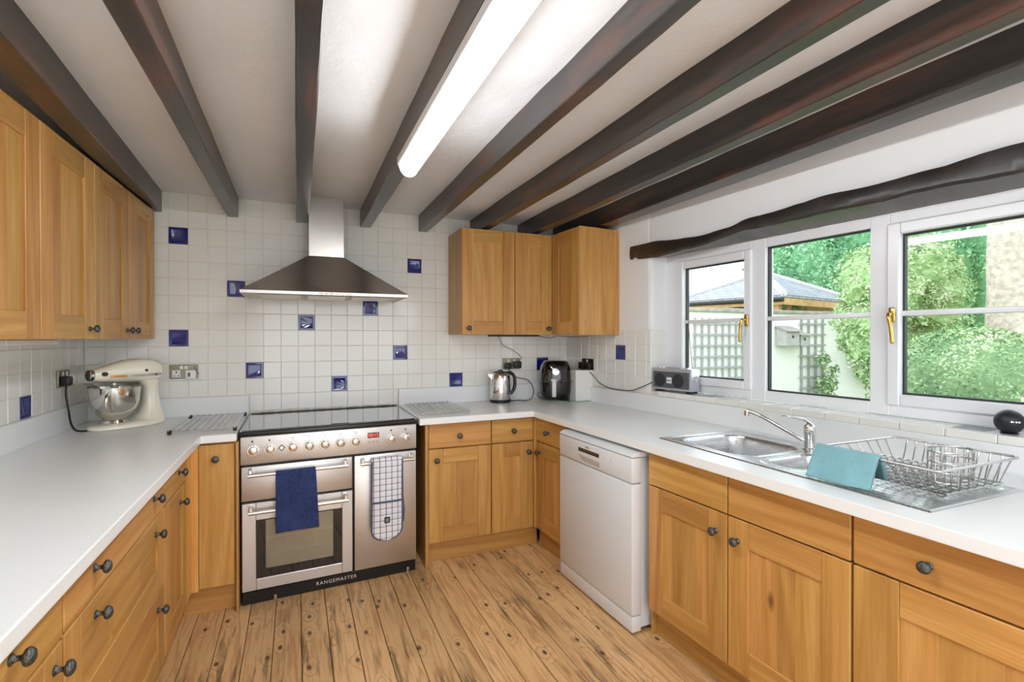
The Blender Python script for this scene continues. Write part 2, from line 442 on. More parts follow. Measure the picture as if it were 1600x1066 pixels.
beam(1.572, 1.637, 2.215, 1.56, 1.617, 'dark ceiling beam just right of the strip light', 15)
beam(1.973, 2.036, 2.215, 1.965, 2.03, 'dark ceiling beam ending over the tall oak wall cupboard', 16)
beam(2.377, 2.44, 2.215, 2.345, 2.41, 'second dark ceiling beam from the window wall', 17)
beam(2.70, 2.80, 2.213, 2.672, 2.81, 'dark ceiling beam nearest the window wall', 18)
random.seed(21)

# oak lintel over the window
mb = MB()
KT = [(.825,2.06),(1.04,2.06),(1.255,2.04),(1.45,2.027),(1.62,2.037),(1.78,2.063),(2.05,2.072),(2.16,2.083),(2.37,2.075),(2.55,2.08),(2.83,2.095),(3.3,2.11)]
KB = [(.825,1.962),(1.08,1.950),(1.45,1.962),(1.75,2.0),(2.05,1.99),(2.27,1.991),(2.5,1.995),(2.83,1.987),(3.3,1.985)]
def prof(K, s_):
    for i in range(len(K)-1):
        if K[i][0] <= s_ <= K[i+1][0]+1e-6:
            f = (s_-K[i][0])/(K[i+1][0]-K[i][0]); f = f*f*(3-2*f); return K[i][1]+(K[i+1][1]-K[i][1])*f
rings = []; N = 90
for k in range(N+1):
    s_ = .825 + (3.2-.825)*k/N
    zt, zb = prof(KT, s_), prof(KB, s_)
    j = lambda q, s=.006: s*mnoise.noise(Vector((q*4.1, s_*5, 2))) + s*.6*mnoise.noise(Vector((q*2.1, s_*17, 5)))
    e = -.012*max(0, 1-(s_-.825)/.02)
    if .845 < s_ < .885: zb += .014
    rings.append([(s_, .001, zt+j(1, .004)), (s_, -.022+j(2), zt-.006+j(1, .004)), (s_, -.03+j(3), (zt+zb)/2), (s_, -.028+j(3), zb+.012+j(6,.007)), (s_, -.018+j(8), zb+j(6, .007)), (s_, .139, 1.969+j(9,.003)), (s_, .139, 2.018), (s_, .001, 2.018)])
mb.loft(rings, 0, .4)
struct(mb.build('trim_1', [LINT], loc=RW_LOC, rot=RW_A, smooth=28), 'wavy old timber lintel over the window')

# tiled window sill
mb = MB(); GT = plain('grey_sill_tile', lin(140,144,156), .3)
k = 0; s_ = .93
mb.box(S0, S1, .0, .139, ZS-.012, ZS+.024, 0)
while s_ < S1:
    e = min(s_+.153, S1)
    grey = 1.385 < s_+.07 < 1.50 or 2.60 < s_+.07 < 2.753
    if s_ >= S0-.06:
        a = max(s_, S0+.008)
        if grey:
            mb.box(a+.001, e-.001, -.012, .022, ZS, ZS+.032, 1, 0, .003); mb.box(a+.001, a+.105, .024, .139, ZS, ZS+.032, 2, 0, .002); mb.box(a+.107, e-.001, .024, .139, ZS, ZS+.032, 1, 0, .002)
        else:
            mb.box(a+.001, e-.001, -.012, .06, ZS, ZS+.032, 1, 0, .003); mb.box(a+.001, e-.001, .062, .139, ZS, ZS+.032, 1, 0, .002)
    else:
        mb.box(s_+.001, e-.001, -.012, -.001, ZS, ZS+.01, 1, 0, .002)
    s_ = e; k += 1
struct(mb.build('trim_2', [GROUT, TILE, GT], loc=RW_LOC, rot=RW_A), 'white tiled window sill with two grey tiles')

# ------------------------------------------------------------------ window
def ring_box(mb, s0, s1, z0, z1, w, y0, y1, m=0, bev=.004, wb=None):
    wb = wb or w
    mb.box(s0, s0+w, y0, y1, z0, z1, m, 0, bev); mb.box(s1-w, s1, y0, y1, z0, z1, m, 0, bev)
    mb.box(s0+w, s1-w, y0, y1, z0, z0+wb, m, 0, bev); mb.box(s0+w, s1-w, y0, y1, z1-w, z1, m, 0, bev)
FZ0, FZ1 = 1.076, 1.966
mb = MB()
mb.box(1.0, 1.108, .14, .21, FZ0, FZ1, 0, 0, .004)
mb.box(1.662, 1.748, .14, .21, FZ0, FZ1, 0, 0, .004)
mb.box(2.272, 2.352, .14, .21, FZ0, FZ1, 0, 0, .004)
mb.box(2.902, 2.999, .14, .21, FZ0, FZ1, 0, 0, .004)
for a, b in ((1.108,1.662),(1.748,2.272),(2.352,2.902)):
    mb.box(a, b, .14, .21, FZ0, 1.13, 0, 0, .004); mb.box(a, b, .14, .21, 1.92, FZ1, 0, 0, .004)
win = struct(mb.build('window_1', [UPVC], loc=RW_LOC, rot=RW_A), 'white three-light window over the sink')
def pane(parent, s0, s1, z0, z1, y=.168):
    mb = MB(); ring_box(mb, s0-.001, s1+.001, z0-.001, z1+.001, .009, y-.012, y+.012, 0, 0)
    mb.build('gasket', [GREYSEAL], parent)
    mb = MB(); mb.box(s0, s1, y-.003, y+.003, z0, z1); mb.build('pane', [GLASS], parent)
    mb = MB(); mb.box(s0, s1, y-.02, y-.0035, 1.515, 1.538, 0, 0, .005, 2); mb.box(s0, s1, y+.0035, y+.02, 1.515, 1.538, 0, 0, .005, 2)
    mb.build('glazing_bar', [UPVC], parent)
def handle(parent, s, z, lean):
    mb = MB()
    mb.box(s-.013, s+.013, .113, .1255, z-.03, z+.035, 0, 0, .008, 3)
    mb.tube(bez([(s, .118, z+.004), (s, .094, z+.006), (s+lean*.004, .082, z-.006), (s+lean*.012, .082, z-.05), (s+lean*.016, .086, z-.115)], 6), .0095, 12, r2=.0075)
    mb.ball((s+lean*.016, .086, z-.115), .0085, seg=12, rg=8)
    mb.build('window_handle', [BRASS], parent)
for a, b, hs, ln in ((1.112, 1.668, 1.643, -1), (2.346, 2.898, 2.372, 1)):
    mb = MB(); ring_box(mb, a, b, 1.124, 1.922, .05, .126, .195, 0, .006)
    sash = mb.build('sash', [UPVC], win); pane(sash, a+.049, b-.049, 1.173, 1.873); handle(sash, hs, 1.518, ln)
pane(win, 1.747, 2.273, 1.129, 1.921, .172)

# ------------------------------------------------------------------ strip light on the fourth beam
DIFF = emit('lit_diffuser', (.96, .985, 1.0, 1), TUBE)
t = thing('ceiling_strip_light', 'long lit white fluorescent strip light under a dark beam', 'ceiling light', (1.19, -1.5, 2.13))
mb = MB(); mb.box(-.05, .048, -1.6, .0, .045, .0825, 0, 0, .004); mb.build('base', [WHPL], t)
mb = MB(); mb.loft([[( .04*cos(pi+pi*k/12), y, .047+.047*sin(pi+pi*k/12)) for k in range(13)] for y in (-1.585, -.012)], 0); mb.build('diffuser', [DIFF], t, smooth=60)
for y in (-1.6, -.012):
    mb = MB(); mb.loft([[(.042*cos(pi+pi*k/12), yy, .048+.049*sin(pi+pi*k/12)) for k in range(13)] for yy in (y, y+.013)], 0); mb.build('end_cap', [WHPL], t, smooth=60)
# two fill lamps shaped like the strip light, added unseen behind the camera
DIFF_FILL = emit('fill_diffuser', (.96, .985, 1.0, 1), TUBE_FILL)
for x, y, L, lab in ((.45, -4.1, .45, 'short added fill lamp on the left, unseen behind the camera'), (1.78, -3.78, 1.2, 'long added fill lamp on the right, unseen behind the camera')):
    t2 = thing('ceiling_strip_light', lab, 'ceiling light', (x, y, 2.13))
    mb = MB(); mb.box(-.05, .05, -L-.01, .0, .045, .2, 0, 0, .004); mb.build('base', [WHPL], t2)
    mb = MB(); mb.loft([[(.04*cos(pi+pi*k/12), yy, .047+.047*sin(pi+pi*k/12)) for k in range(13)] for yy in (-L, -.012)], 0); mb.build('diffuser', [DIFF_FILL], t2, smooth=60)

# ================================================================== CABINETS
# local frame of every unit: x to the right seen from its front, y into the unit, z up; front face at y = 0
_kb = MB()
_kp = [(.0001, 0), (.011, 0), (.0115, .002), (.008, .005), (.0055, .009), (.0055, .016), (.009, .019), (.0155, .022), (.0175, .026), (.0165, .031), (.012, .0355), (.006, .0378), (.0001, .0382)]
_kb.lathe(_kp, 20, M=Matrix.Rotation(pi/2, 4, 'X'))
KNOB = _kb.mesh('knob', [PEWTER], 50)
def knob(parent, x, z, y=0.0):
    o = link('knob', KNOB, parent, (x, y, z)); return o
rt = random.random
def shaker(name, parent, x0, x1, z0, z1, st=.09, rl=.09, th=.021, horiz=False):
    """shaker door or deep drawer front: two stiles, two rails, recessed staved panel"""
    mb = MB(); b = .0022
    mb.box(x0, x0+st, 0, th, z0, z1, 0, rt(), b); mb.box(x1-st, x1, 0, th, z0, z1, 0, rt(), b)
    mb.box(x0+st+.0005, x1-st-.0005, 0.0004, th, z0, z0+rl, 1, rt(), b); mb.box(x0+st+.0005, x1-st-.0005, 0.0004, th, z1-rl, z1, 1, rt(), b)
    o = mb.build(name, OAK, parent)
    mb = MB()
    if horiz:
        zz = z0+rl-.004; n = max(1, round((z1-z0-2*rl)/.1)); w = (z1-z0-2*rl+.008)/n
        L = x1-x0-2*st; cuts = [x0+st-.004] + sorted(x0+st+L*(.2+.6*rt()) for _ in range(3)) + [x1-st+.004]
        for k in range(4): mb.box(cuts[k], cuts[k+1], .0085, .016, zz, z1-rl+.004, 1, rt(), .0004)
    else:
        L = x1-x0-2*st+.008; n = max(1, round(L/.085)); ws = [.6+.8*rt() for _ in range(n)]; q = sum(ws); x = x0+st-.004
        for w in ws:
            mb.box(x, x+L*w/q, .0085, .016, z0+rl-.004, z1-rl+.004, 0, rt(), .0004); x += L*w/q
    mb.build('panel', OAK, o); return o
def slab(name, parent, x0, x1, z0, z1, th=.021):
    mb = MB(); mb.box(x0, x1, 0, th, z0, z1, 1, .35+.5*rt(), .0025); return mb.build(name, OAK, parent)
def carcass(parent, x0, x1, z0, z1, d, t=None):
    mb = MB(); mb.box(x0, x1, .022, d, z0, z1, 0, rt() if t is None else t, .001); return mb.build('carcass', OAK, parent)
ZG, ZT, ZB = .726, .882, .135
def frame(p, d):
    """run frame: origin p, unit direction d of local x"""
    a = atan2(d[1], d[0]); n = sqrt(d[0]**2+d[1]**2); dx, dy = d[0]/n, d[1]/n
    return (lambda x, y=0.0, z=0.0: (p[0]+dx*x-dy*y, p[1]+dy*x+dx*y, z)), a

# ---- back run, right of the cooker
BF, BA = frame((0, -.64), (1, 0))
def unit(fr, x0, w, label, name='base_cabinet', cat='cabinet', group=None):
    F, A = fr; return thing(name, label, cat, F(x0), A, group)
FB = (BF, BA)
t = thing('end_panel', 'oak end panel standing right of the range cooker', 'panel', BF(1.462), BA)
mb = MB(); mb.box(0, .022, -.02, .6, 0, ZT, 0, .3, .002); mb.build('panel_board', OAK, t)
t = unit(FB, 1.487, .42, 'oak base cabinet with drawer, first to the right of the cooker')
carcass(t, 0, .42, ZB, ZT, .56)
d = slab('drawer', t, .003, .417, ZG+.003, ZT); knob(d, .2, .80)
d = shaker('door', t, .003, .417, ZB, ZG-.003); knob(d, .05, .655)
t = unit(FB, 1.908, .305, 'narrow oak base cabinet with drawer beside the inner corner')
carcass(t, 0, .305, ZB, ZT, .56)
d = slab('drawer', t, .003, .302, ZG+.003, ZT); knob(d, .153, .805)
d = shaker('door', t, .003, .302, ZB, ZG-.003, .095); knob(d, .262, .655)
t = thing('corner_post', 'light oak post in the inner corner of the right-hand units', 'post', BF(2.214), BA)
mb = MB(); mb.box(0, .022, -.012, .03, ZB, ZT, 0, .8, .003); mb.build('post_board', OAK, t)
t = thing('plinth', 'oak plinth board under the cabinets right of the cooker', 'plinth', BF(1.487), BA)
mb = MB(); mb.box(0, .775, .05, .07, 0, ZB-.002, 1, .2, .001); mb.build('plinth_board', OAK, t)

# ---- right run under the window: local x runs towards the camera
RFx = lambda y: 2.2 + .0386*(-y)
RF, RA = frame((RFx(-.645), -.645), (.0386, -1)); FR = (RF, RA)
t = unit(FR, .012, .37, 'slim oak cabinet with drawer between the corner and the dishwasher')
carcass(t, 0, .385, ZB, ZT, .52)
d = slab('drawer', t, .003, .382, ZG+.003, ZT); knob(d, .17, .806)
d = shaker('door', t, .003, .382, ZB, ZG-.003, .09); knob(d, .05, .655)
t = thing('plinth', 'short oak plinth board left of the dishwasher', 'plinth', RF(.012), RA)
mb = MB(); mb.box(-.045, .385, .05, .07, 0, ZB-.002, 1, .2, .001); mb.build('plinth_board', OAK, t)
# end panel between dishwasher and sink unit
t = thing('end_panel', 'oak end panel foot between dishwasher and sink cabinet', 'panel', RF(1.123), RA)
mb = MB(); mb.box(0, .0155, .03, .5, 0, ZT, 0, .35, .002); mb.build('panel_board', OAK, t)
t = unit(FR, 1.14, .93, 'wide oak sink cabinet with two doors and blank drawer fronts')
carcass(t, 0, .93, ZB, .70, .5)
slab('drawer_front', t, .002, .458, ZG+.003, ZT); slab('drawer_front', t, .464, .927, ZG+.003, ZT)
d = shaker('door', t, .002, .458, ZB, ZG-.003, .092, .1); knob(d, .405, .645)
d = shaker('door', t, .464, .927, ZB, ZG-.003, .092, .1); knob(d, .51, .64)
t = unit(FR, 2.073, .62, 'oak base cabinet with drawer right of the sink cabinet, nearest the camera')
carcass(t, 0, .8, ZB, ZT, .5)
d = slab('drawer', t, .002, .798, ZG+.003, ZT); knob(d, .2, .80)
d = shaker('door', t, .002, .6, ZB, ZG-.003, .125, .1)
d = shaker('door', t, .606, .798, ZB, ZG-.003, .06, .1)
t = thing('plinth', 'long oak plinth board under the sink cabinet', 'plinth', RF(1.14), RA)
mb = MB(); mb.box(0, 1.75, .055, .075, 0, ZB-.002, 1, .1, .001); mb.build('plinth_board', OAK, t)

# ---- left run: local x runs away from the camera
XF = .243
LF, LA = frame((XF, -3.3), (0, 1)); FL_ = (LF, LA); ly = lambda y: y+3.3
t = unit(FL_, ly(-2.9), .63, 'oak base cabinet with drawer and door nearest the camera on the left')
carcass(t, 0, .63, ZB, ZT, .6)
d = slab('drawer', t, .003, .627, ZG+.018, ZT-.012); knob(d, .4, .822)
d = shaker('door', t, .003, .627, ZB, ZG+.01); knob(d, .583, .69)
t = unit(FL_, ly(-2.266), .95, 'wide oak chest of three drawers under the left worktop')
carcass(t, 0, .95, ZB, ZT, .6)
d = slab('drawer', t, .003, .945, ZG+.018, ZT-.012); knob(d, .19, .815); knob(d, .79, .82)
d = shaker('drawer', t, .003, .945, .45, ZG+.012, .1, .085, horiz=True); knob(d, .195, .69); knob(d, .81, .68)
d = shaker('drawer', t, .003, .945, ZB, .444, .1, .085, horiz=True); knob(d, .195, .385); knob(d, .837, .38)
t = unit(FL_, ly(-1.31), .44, 'oak base cabinet with drawer and door beside the left corner post')
carcass(t, 0, .44, ZB, ZT, .6)
d = slab('drawer', t, .003, .437, ZG+.018, ZT-.012); knob(d, .26, .815)
d = shaker('door', t, .003, .437, ZB, ZG+.012, .09); knob(d, .29, .672)
t = thing('corner_post', 'pale oak post in the inner corner left of the cooker', 'post', LF(ly(-.868)), LA)
mb = MB(); mb.box(0, .102, .001, .03, ZB, ZT, 0, 1.9, .002); mb.box(.102, .122, -.031, .03, ZB, ZT, 0, 2.1, .002); mb.build('post_board', [OV, OH], t)
t = thing('plinth', 'oak plinth board under the left-hand cabinets', 'plinth', LF(ly(-2.9)), LA)
mb = MB(); mb.box(0, 2.2, .045, .065, 0, ZB-.002, 1, .1, .001); mb.build('plinth_board', OAK, t)
# tall narrow pull-out facing the room, left of the cooker
t = thing('pull_out_cabinet', 'tall narrow oak pull-out unit between left corner and cooker', 'cabinet', (.268, -.765, 0))
carcass(t, 0, .174, ZB, ZT, .6)
d = slab('pull_out_front', t, .008, .166, ZB+.012, ZT-.004); d.data.polygons.foreach_set('material_index', [0]*len(d.data.polygons)); knob(d, .085, .805)
t = thing('plinth', 'short oak plinth board under the narrow pull-out unit', 'plinth', (.2, -.765, 0))
mb = MB(); mb.box(0, .242, .055, .075, 0, ZB+.01, 1, .3, .001); mb.build('plinth_board', OAK, t)
t = thing('end_panel', 'slim oak end panel touching the left side of the cooker', 'panel', (.4435, -.765, 0))
mb = MB(); mb.box(0, .0105, -.005, .6, 0, ZT, 0, .6, .001); mb.build('panel_board', OAK, t)

# ---- wall cupboards
def wall_unit(loc, rot, label, doors, z0, z1, d, ks, st=.09):
    t = thing('wall_cupboard', label, 'cupboard', loc, rot)
    carcass(t, doors[0][0], doors[-1][1], z0+.002, z1-.002, d)
    for (a, b), kx in zip(doors, ks):
        o = shaker('door', t, a+.0015, b-.0015, z0, z1, st, .095)
        if kx is not None: knob(o, kx, z0+.045)
    return t
# left wall: face runs slightly out of parallel with the wall
LU, LUA = frame((-.112, -1.9), (.03, 1)); u = lambda y: y+1.9
wall_unit(LU(u(-1.96)), LUA, 'oak wall cupboard nearest the camera on the left wall', [(0, .525)], 1.418, 2.195, .3, [.05])
wall_unit(LU(u(-1.43)), LUA, 'single-door oak wall cupboard, middle one on the left wall', [(0, .47)], 1.418, 2.195, .3, [.415], .095)
wall_unit(LU(u(-.955)), LUA, 'two-door oak wall cupboard in the left corner by the hood', [(0, .447), (.447, .89)], 1.418, 2.195, .33, [.4, .49], .095)
# right of the hood
RU0, RU1 = 1.447, 2.197
wall_unit((1.797, -.345, 0), 0, 'single oak wall cupboard nearest the hood on the back wall', [(0, .408)], RU0, RU1, .33, [.05], .092)
wall_unit((2.207, -.345, 0), 0, 'narrow oak wall cupboard in the right corner of the back wall', [(0, .306)], RU0, RU1, .33, [.265], .09)
t = thing('wall_cupboard', 'oak wall cupboard on the window wall with plain side panel', 'cupboard', (2.507, -.352, 0), atan2(-1, .075))
mb = MB(); mb.box(0, .34, .022, .33, RU0, RU1, 0, .55, .001); mb.build('carcass', OAK, t)
shaker('door', t, .002, .339, RU0, RU1, .085, .095)
mb = MB(); mb.box(.3405, .357, -.001, .352, RU0-.004, RU1+.003, 0, .85, .0015); mb.build('side_panel', OAK, t)

# ================================================================== WORKTOPS
ZW, TH = .93, .04
def slab_poly(mb, polys, z0, z1):
    for p in polys: mb.prism(p, z0, z1)
def bevelled(o, w=.0035):
    md = o.modifiers.new('Bevel', 'BEVEL'); md.width = w; md.segments = 2; md.limit_method = 'ANGLE'; md.angle_limit = radians(50); return o
def outline_slab(name, outline, holes, z0, z1, mat, parent=None):
    """extruded outline with rectangular holes; top filled by triangulation"""
    bm = bmesh.new(); es = []
    for loop in [outline]+holes:
        vs = [bm.verts.new((p[0], p[1], z1)) for p in loop]
        es += [bm.edges.new((vs[i], vs[(i+1) % len(vs)])) for i in range(len(vs))]
    bmesh.ops.triangle_fill(bm, use_beauty=True, use_dissolve=True, edges=es)
    r = bmesh.ops.extrude_face_region(bm, geom=bm.faces[:])
    bmesh.ops.translate(bm, verts=[g for g in r['geom'] if isinstance(g, bmesh.types.BMVert)], vec=(0, 0, z0-z1))
    bmesh.ops.recalc_face_normals(bm, faces=bm.faces[:])
    me = bpy.data.meshes.new(name); bm.to_mesh(me); bm.free(); me.materials.append(mat)
    o = link(name, me, parent); return bevelled(o)
NX = lambda y: 2.182 + .0264*(-y)             # nosing of the right run
WX = lambda y: 2.83 + .075*(-y) - .004        # right wall face
t = thing('worktop', 'white laminate worktop on the left with mixer', 'worktop', (0, 0, 0))
outline_slab('slab', [(XL+.001, -3.4), (.292, -3.4), (.29, -.79), (.447, -.785), (.447, -.001), (XL+.001, -.001)], [], ZW-TH, ZW, LAM, t)
mb = MB(); mb.box(XL+.001, XL+.02, -3.4, -.001, ZW, 1.05, 0, 0, .003); mb.build('upstand', [LAM], t)
mb = MB(); mb.box(XL+.0205, .445, -.02, -.001, ZW, 1.048, 0, 0, .003); mb.build('upstand', [LAM], t)
# sink position
SK = (2.362, -1.745); SL, SWD = 1.15, .515
hole = [(SK[0]+.02, SK[1]-.02), (SK[0]+SWD-.02, SK[1]-.02), (SK[0]+SWD-.02, SK[1]-SL+.02), (SK[0]+.02, SK[1]-SL+.02)]
t = thing('worktop', 'white laminate worktop on the right running round to the sink', 'worktop', (0, 0, 0))
outline_slab('slab', [(1.419, -.70), (NX(-.672), -.672), (NX(-3.4), -3.4), (WX(-3.4), -3.4), (WX(0), -.001), (1.419, -.001)], [hole], ZW-TH, ZW, LAM, t)
mb = MB(); mb.box(1.419, WX(0)-.02, -.02, -.001, ZW, 1.05, 0, 0, .003); mb.build('upstand', [LAM], t)
mb = MB(); mb.prism([(WX(-.001)-.017, -.0205), (WX(-3.4)-.017, -3.4), (WX(-3.4), -3.4), (WX(-.001), -.0205)], ZW, 1.0425); bevelled(mb.build('upstand', [LAM], t), .002)
mb = MB(); mb.prism([(NX(-.672)+.0, -.6715), (NX(-.672)+.0013, -.6715), (WX(0)-.03, -.03), (WX(0)-.0313, -.03)], ZW-.001, ZW+.0004); mb.build('joint_strip', [plain('joint', lin(190,188,182), .4)], t)

# ================================================================== RANGE COOKER
CW = .955
def shear(mb):
    mb.v = [(p[0]+.058*p[1], p[1], p[2]) for p in mb.v]; return mb
ck = thing('range_cooker', 'wide stainless steel range cooker with black hob between worktops', 'cooker', (.455, -.73, 0), .06)
mb = MB(); mb.box(.004, CW-.004, .03, .66, .1, .9, 0, 0, .003); mb.box(.012, CW-.012, .035, .6, .035, .1); shear(mb).build('body', [BLACK], ck)
mb = MB(); mb.box(0, CW, -.012, .67, .9, .9235, 0, 0, .004, 2); mb.box(.0, CW, .64, .675, .9, .932, 0, 0, .004); shear(mb).build('hob_tray', [BLACK], ck)
mb = MB(); mb.box(.006, CW-.006, .012, .632, .9235, .931, 0, 0, .003); shear(mb).build('hob_glass', [HOBGL], ck)
mb = MB()
for x0, x1 in ((.0, .013), (CW-.013, CW)): mb.box(x0, x1, .0, .655, .9236, .9345, 0, 0, .004)
mb.box(0, CW, .645, .665, .932, .938, 0, 0, .003); shear(mb).build('hob_trim', [STEEL], ck)
for k in range(8):
    mb = MB(); x = .06+k*.107; mb.box(x, x+.085, .648, .662, .9382, .9395); shear(mb).build('vent_slot', [BLACK], ck)
mb = MB(); mb.box(.46, .56, .02, .034, .9312, .9322); shear(mb).build('touch_strip', [plain('hob_print', lin(20,20,24), .2)], ck)
# control panel
mb = MB(); mb.box(.004, CW-.004, .0, .03, .75, .899, 0, 0, .004, 2); pan = mb.build('control_panel', [STEEL], ck)
KM = MB(); RX = Matrix.Rotation(pi/2, 4, 'X')
KM.lathe([(.0001,0),(.029,0),(.029,.004),(.0275,.0062),(.0245,.0062)], 28, 0, M=RX)
KM.lathe([(.0235,.005),(.0225,.02),(.0205,.0235),(.0001,.024)], 28, 1, M=RX)
KM.lathe([(.0205,.0241),(.0195,.0247),(.0001,.0247)], 28, 0, M=RX)
KM.box(-.0011, .0011, -.0254, -.0246, .005, .018, 2)
KMESH = KM.mesh('control_knob', [CHROME, STEELZ, BLKPL], 40)
ICON = MB()
for a in range(9):
    an = radians(130-a*32+ -10); ICON.box(.036*cos(an)-.0012, .036*cos(an)+.0012, -.0006, 0, .036*sin(an)-.0012, .036*sin(an)+.0012)
ICM = ICON.mesh('dial_marks', [BLKPL])
for i, x in enumerate((.065, .147, .259, .343, .426, .509, .593, .801, .887)):
    k = link('control_knob', KMESH, ck, (x, 0, .824)); link('dial_marks', ICM, k)
    mb = MB()
    if i in (0, 1, 7, 8): mb.box(-.008, .0, -.0006, 0, .043, .053)
    else:
        mb.tube([(.006*cos(a*pi/5), -.0003, .05+.006*sin(a*pi/5)) for a in range(10)], .0008, 5, closed=True)
    mb.build('dial_symbol', [BLKPL], k)
mb = MB(); mb.box(-.013, .013, -.002, 0, -.013, .013, 0, 0, .001); mb.box(-.0085, .0085, -.003, -.0021, -.0085, .0085, 1)
mb.build('ignition_button', [BLKPL, CHROME], ck, (.203, 0, .826), (0, pi/4, 0))
mb = MB(); mb.box(.66, .727, -.0015, .002, .836, .868); dsp = mb.build('clock_display', [BLKGL], ck)
RED = emit('red_digits', (1, .05, .03, 1), 2.2)
me = text_mesh('00:12', .026); me.materials.clear(); me.materials.append(RED); link('clock_digits', me, dsp, (.6935, -.0022, .852), (pi/2, 0, 0))
for k in range(3):
    mb = MB(); mb.tube([(.0055*cos(a*pi/6), -.0004, .0055*sin(a*pi/6)) for a in range(12)], .0008, 5, closed=True); mb.build('timer_button', [BLKPL], ck, (.669+.0245*k, 0, .812))
# doors
def bar_handle(parent, x0, x1, z):
    mb = MB(); mb.tube([(x0, -.043, z), (x1, -.043, z)], .0105, 14)
    for x in (x0+.012, x1-.012): mb.box(x-.009, x+.009, -.04, .002, z-.006, z+.03, 0, 0, .003)
    mb.build('handle', [plain('satin_steel_handle', (.78,.75,.72,1), .3, 1.0)] if 'satin_steel_handle' not in bpy.data.materials else [bpy.data.materials['satin_steel_handle']], parent)
mb = MB(); mb.box(.008, .573, .0, .03, .556, .738, 0, 0, .004, 2); d = mb.build('grill_door', [STEEL], ck); bar_handle(d, .04, .543, .70)
mb = MB(); x0, x1, z0, z1 = .01, .575, .075, .543; a0, a1, c0, c1 = .078, .516, .135, .449
mb.box(x0, a0, .0, .03, z0, z1, 0, 0, .003); mb.box(a1, x1, .0, .03, z0, z1, 0, 0, .003); mb.box(a0, a1, .0, .03, z0, c0, 0, 0, .003); mb.box(a0, a1, .0, .03, c1, z1, 0, 0, .003)
d = mb.build('oven_door', [STEEL], ck); bar_handle(d, .042, .545, .503)
mb = MB(); mb.box(a0-.003, a1+.003, .004, .02, c0-.003, c1+.003); mb.build('door_glass', [OVBK], d)
mb = MB(); mb.prism(rrect(.124, .468, .184, .444, .006), -.0045, -.003, M=Matrix.Rotation(pi/2, 4, 'X')); mb.build('window', [OVGL], d)
mb = MB()
for z in (.262, .345): mb.box(.128, .464, .0025, .0028, z, z+.003)
mb.build('shelf_rails', [plain('shelf_line', lin(170,162,140), .3, .6)], d)
mb = MB(); mb.box(.585, .949, .0, .03, .072, .738, 0, 0, .004, 2); d = mb.build('tall_oven_door', [STEELZ], ck); bar_handle(d, .615, .925, .697)
mb = MB(); mb.box(.012, CW-.01, .008, .03, .004, .07, 0, 0, .003); kp = mb.build('kick_panel', [BLACK], ck)
me = text_mesh('RANGEMASTER', .027, space=1.25); me.materials.clear(); me.materials.append(plain('logo_silver', lin(226,226,222), .3, .3)); link('lettering', me, kp, (.487, .0072, .040), (pi/2, 0, 0))
for x in (.17, .9):
    mb = MB(); mb.cyl((x, .02, 0), (x, .02, .03), .014, 12); mb.build('foot', [CHROME], ck)

# draped cloths hang on the cooker's rails (built in the cooker's own frame)
CKM = Matrix.Translation((.455, -.73, 0)) @ Matrix.Rotation(.06, 4, 'Z')
def drape(path, x0, x1, n, wob, thick=0.0, shear=None):
    """ribbon following path (y,z) swept across x; wob(u,v) pushes it out"""
    P = []; Ls = [0]
    for i in range(1, len(path)): Ls.append(Ls[-1]+math.dist(path[i], path[i-1]))
    def at(d):
        for i in range(1, len(path)):
            if d <= Ls[i]+1e-9:
                f = (d-Ls[i-1])/(Ls[i]-Ls[i-1]); return (path[i-1][0]+f*(path[i][0]-path[i-1][0]), path[i-1][1]+f*(path[i][1]-path[i-1][1]))
        return path[-1]
    def fn(u, v):
        y, z = at(v*Ls[-1]); a = x0+(x1-x0)*u
        if shear: a += shear(u, v)
        return (a, y+wob(u, v), z)
    return fn
mb = MB()
path = [(-.0265,.45),(-.027,.55),(-.0275,.66),(-.0285,.695),(-.031,.709),(-.043,.7135),(-.0555,.708),(-.058,.695),(-.0585,.6),(-.0588,.52),(-.0585,.492),(-.0595,.45),(-.06,.385)]
mb.grid(24, 60, drape(path, .172, .372, 24, lambda u, v: (-.004*max(0, v-.45)*(1+sin(u*9+1)*1.0+.6*sin(u*21+v*6))), shear=lambda u, v: .012*max(0, v-.5)*2*(u-.2)+.012*max(0,v-.45)*u))
tw = mb.build('tea_towel', [NAVY], None, (.455, -.73, 0), .06, smooth=80)
md = tw.modifiers.new('Thick', 'SOLIDIFY'); md.thickness = .004; md.offset = 0
tag(tw, 'navy blue tea towel hanging over the upper cooker door rail', 'towel')
# its lower layer peeps out below
# double oven glove over the tall door's rail
gl = thing('oven_glove', 'white quilted double oven glove with navy grid on the cooker rail', 'oven glove', (.455, -.73, 0), .06)
QW = NT('quilted_check'); cx = QW.new('ShaderNodeSeparateXYZ'); QW.link(QW.coord(), cx.inputs[0])
gx = QW.math('LESS_THAN', QW.math('ABSOLUTE', QW.math('SUBTRACT', QW.math('FRACT', QW.math('DIVIDE', QW.math('SUBTRACT', cx.outputs[0], .665), .0345)), .5)), .055)
gz = QW.math('LESS_THAN', QW.math('ABSOLUTE', QW.math('SUBTRACT', QW.math('FRACT', QW.math('DIVIDE', cx.outputs[2], .0345)), .5)), .04)
QW.color(QW.mix(QW.math('MAXIMUM', gx, gz), lin(228,230,236), lin(58,64,88))); QW.set(Roughness=.95, Specular_IOR_Level=.1)
qs = lambda q: abs(sin(pi*q))**.6
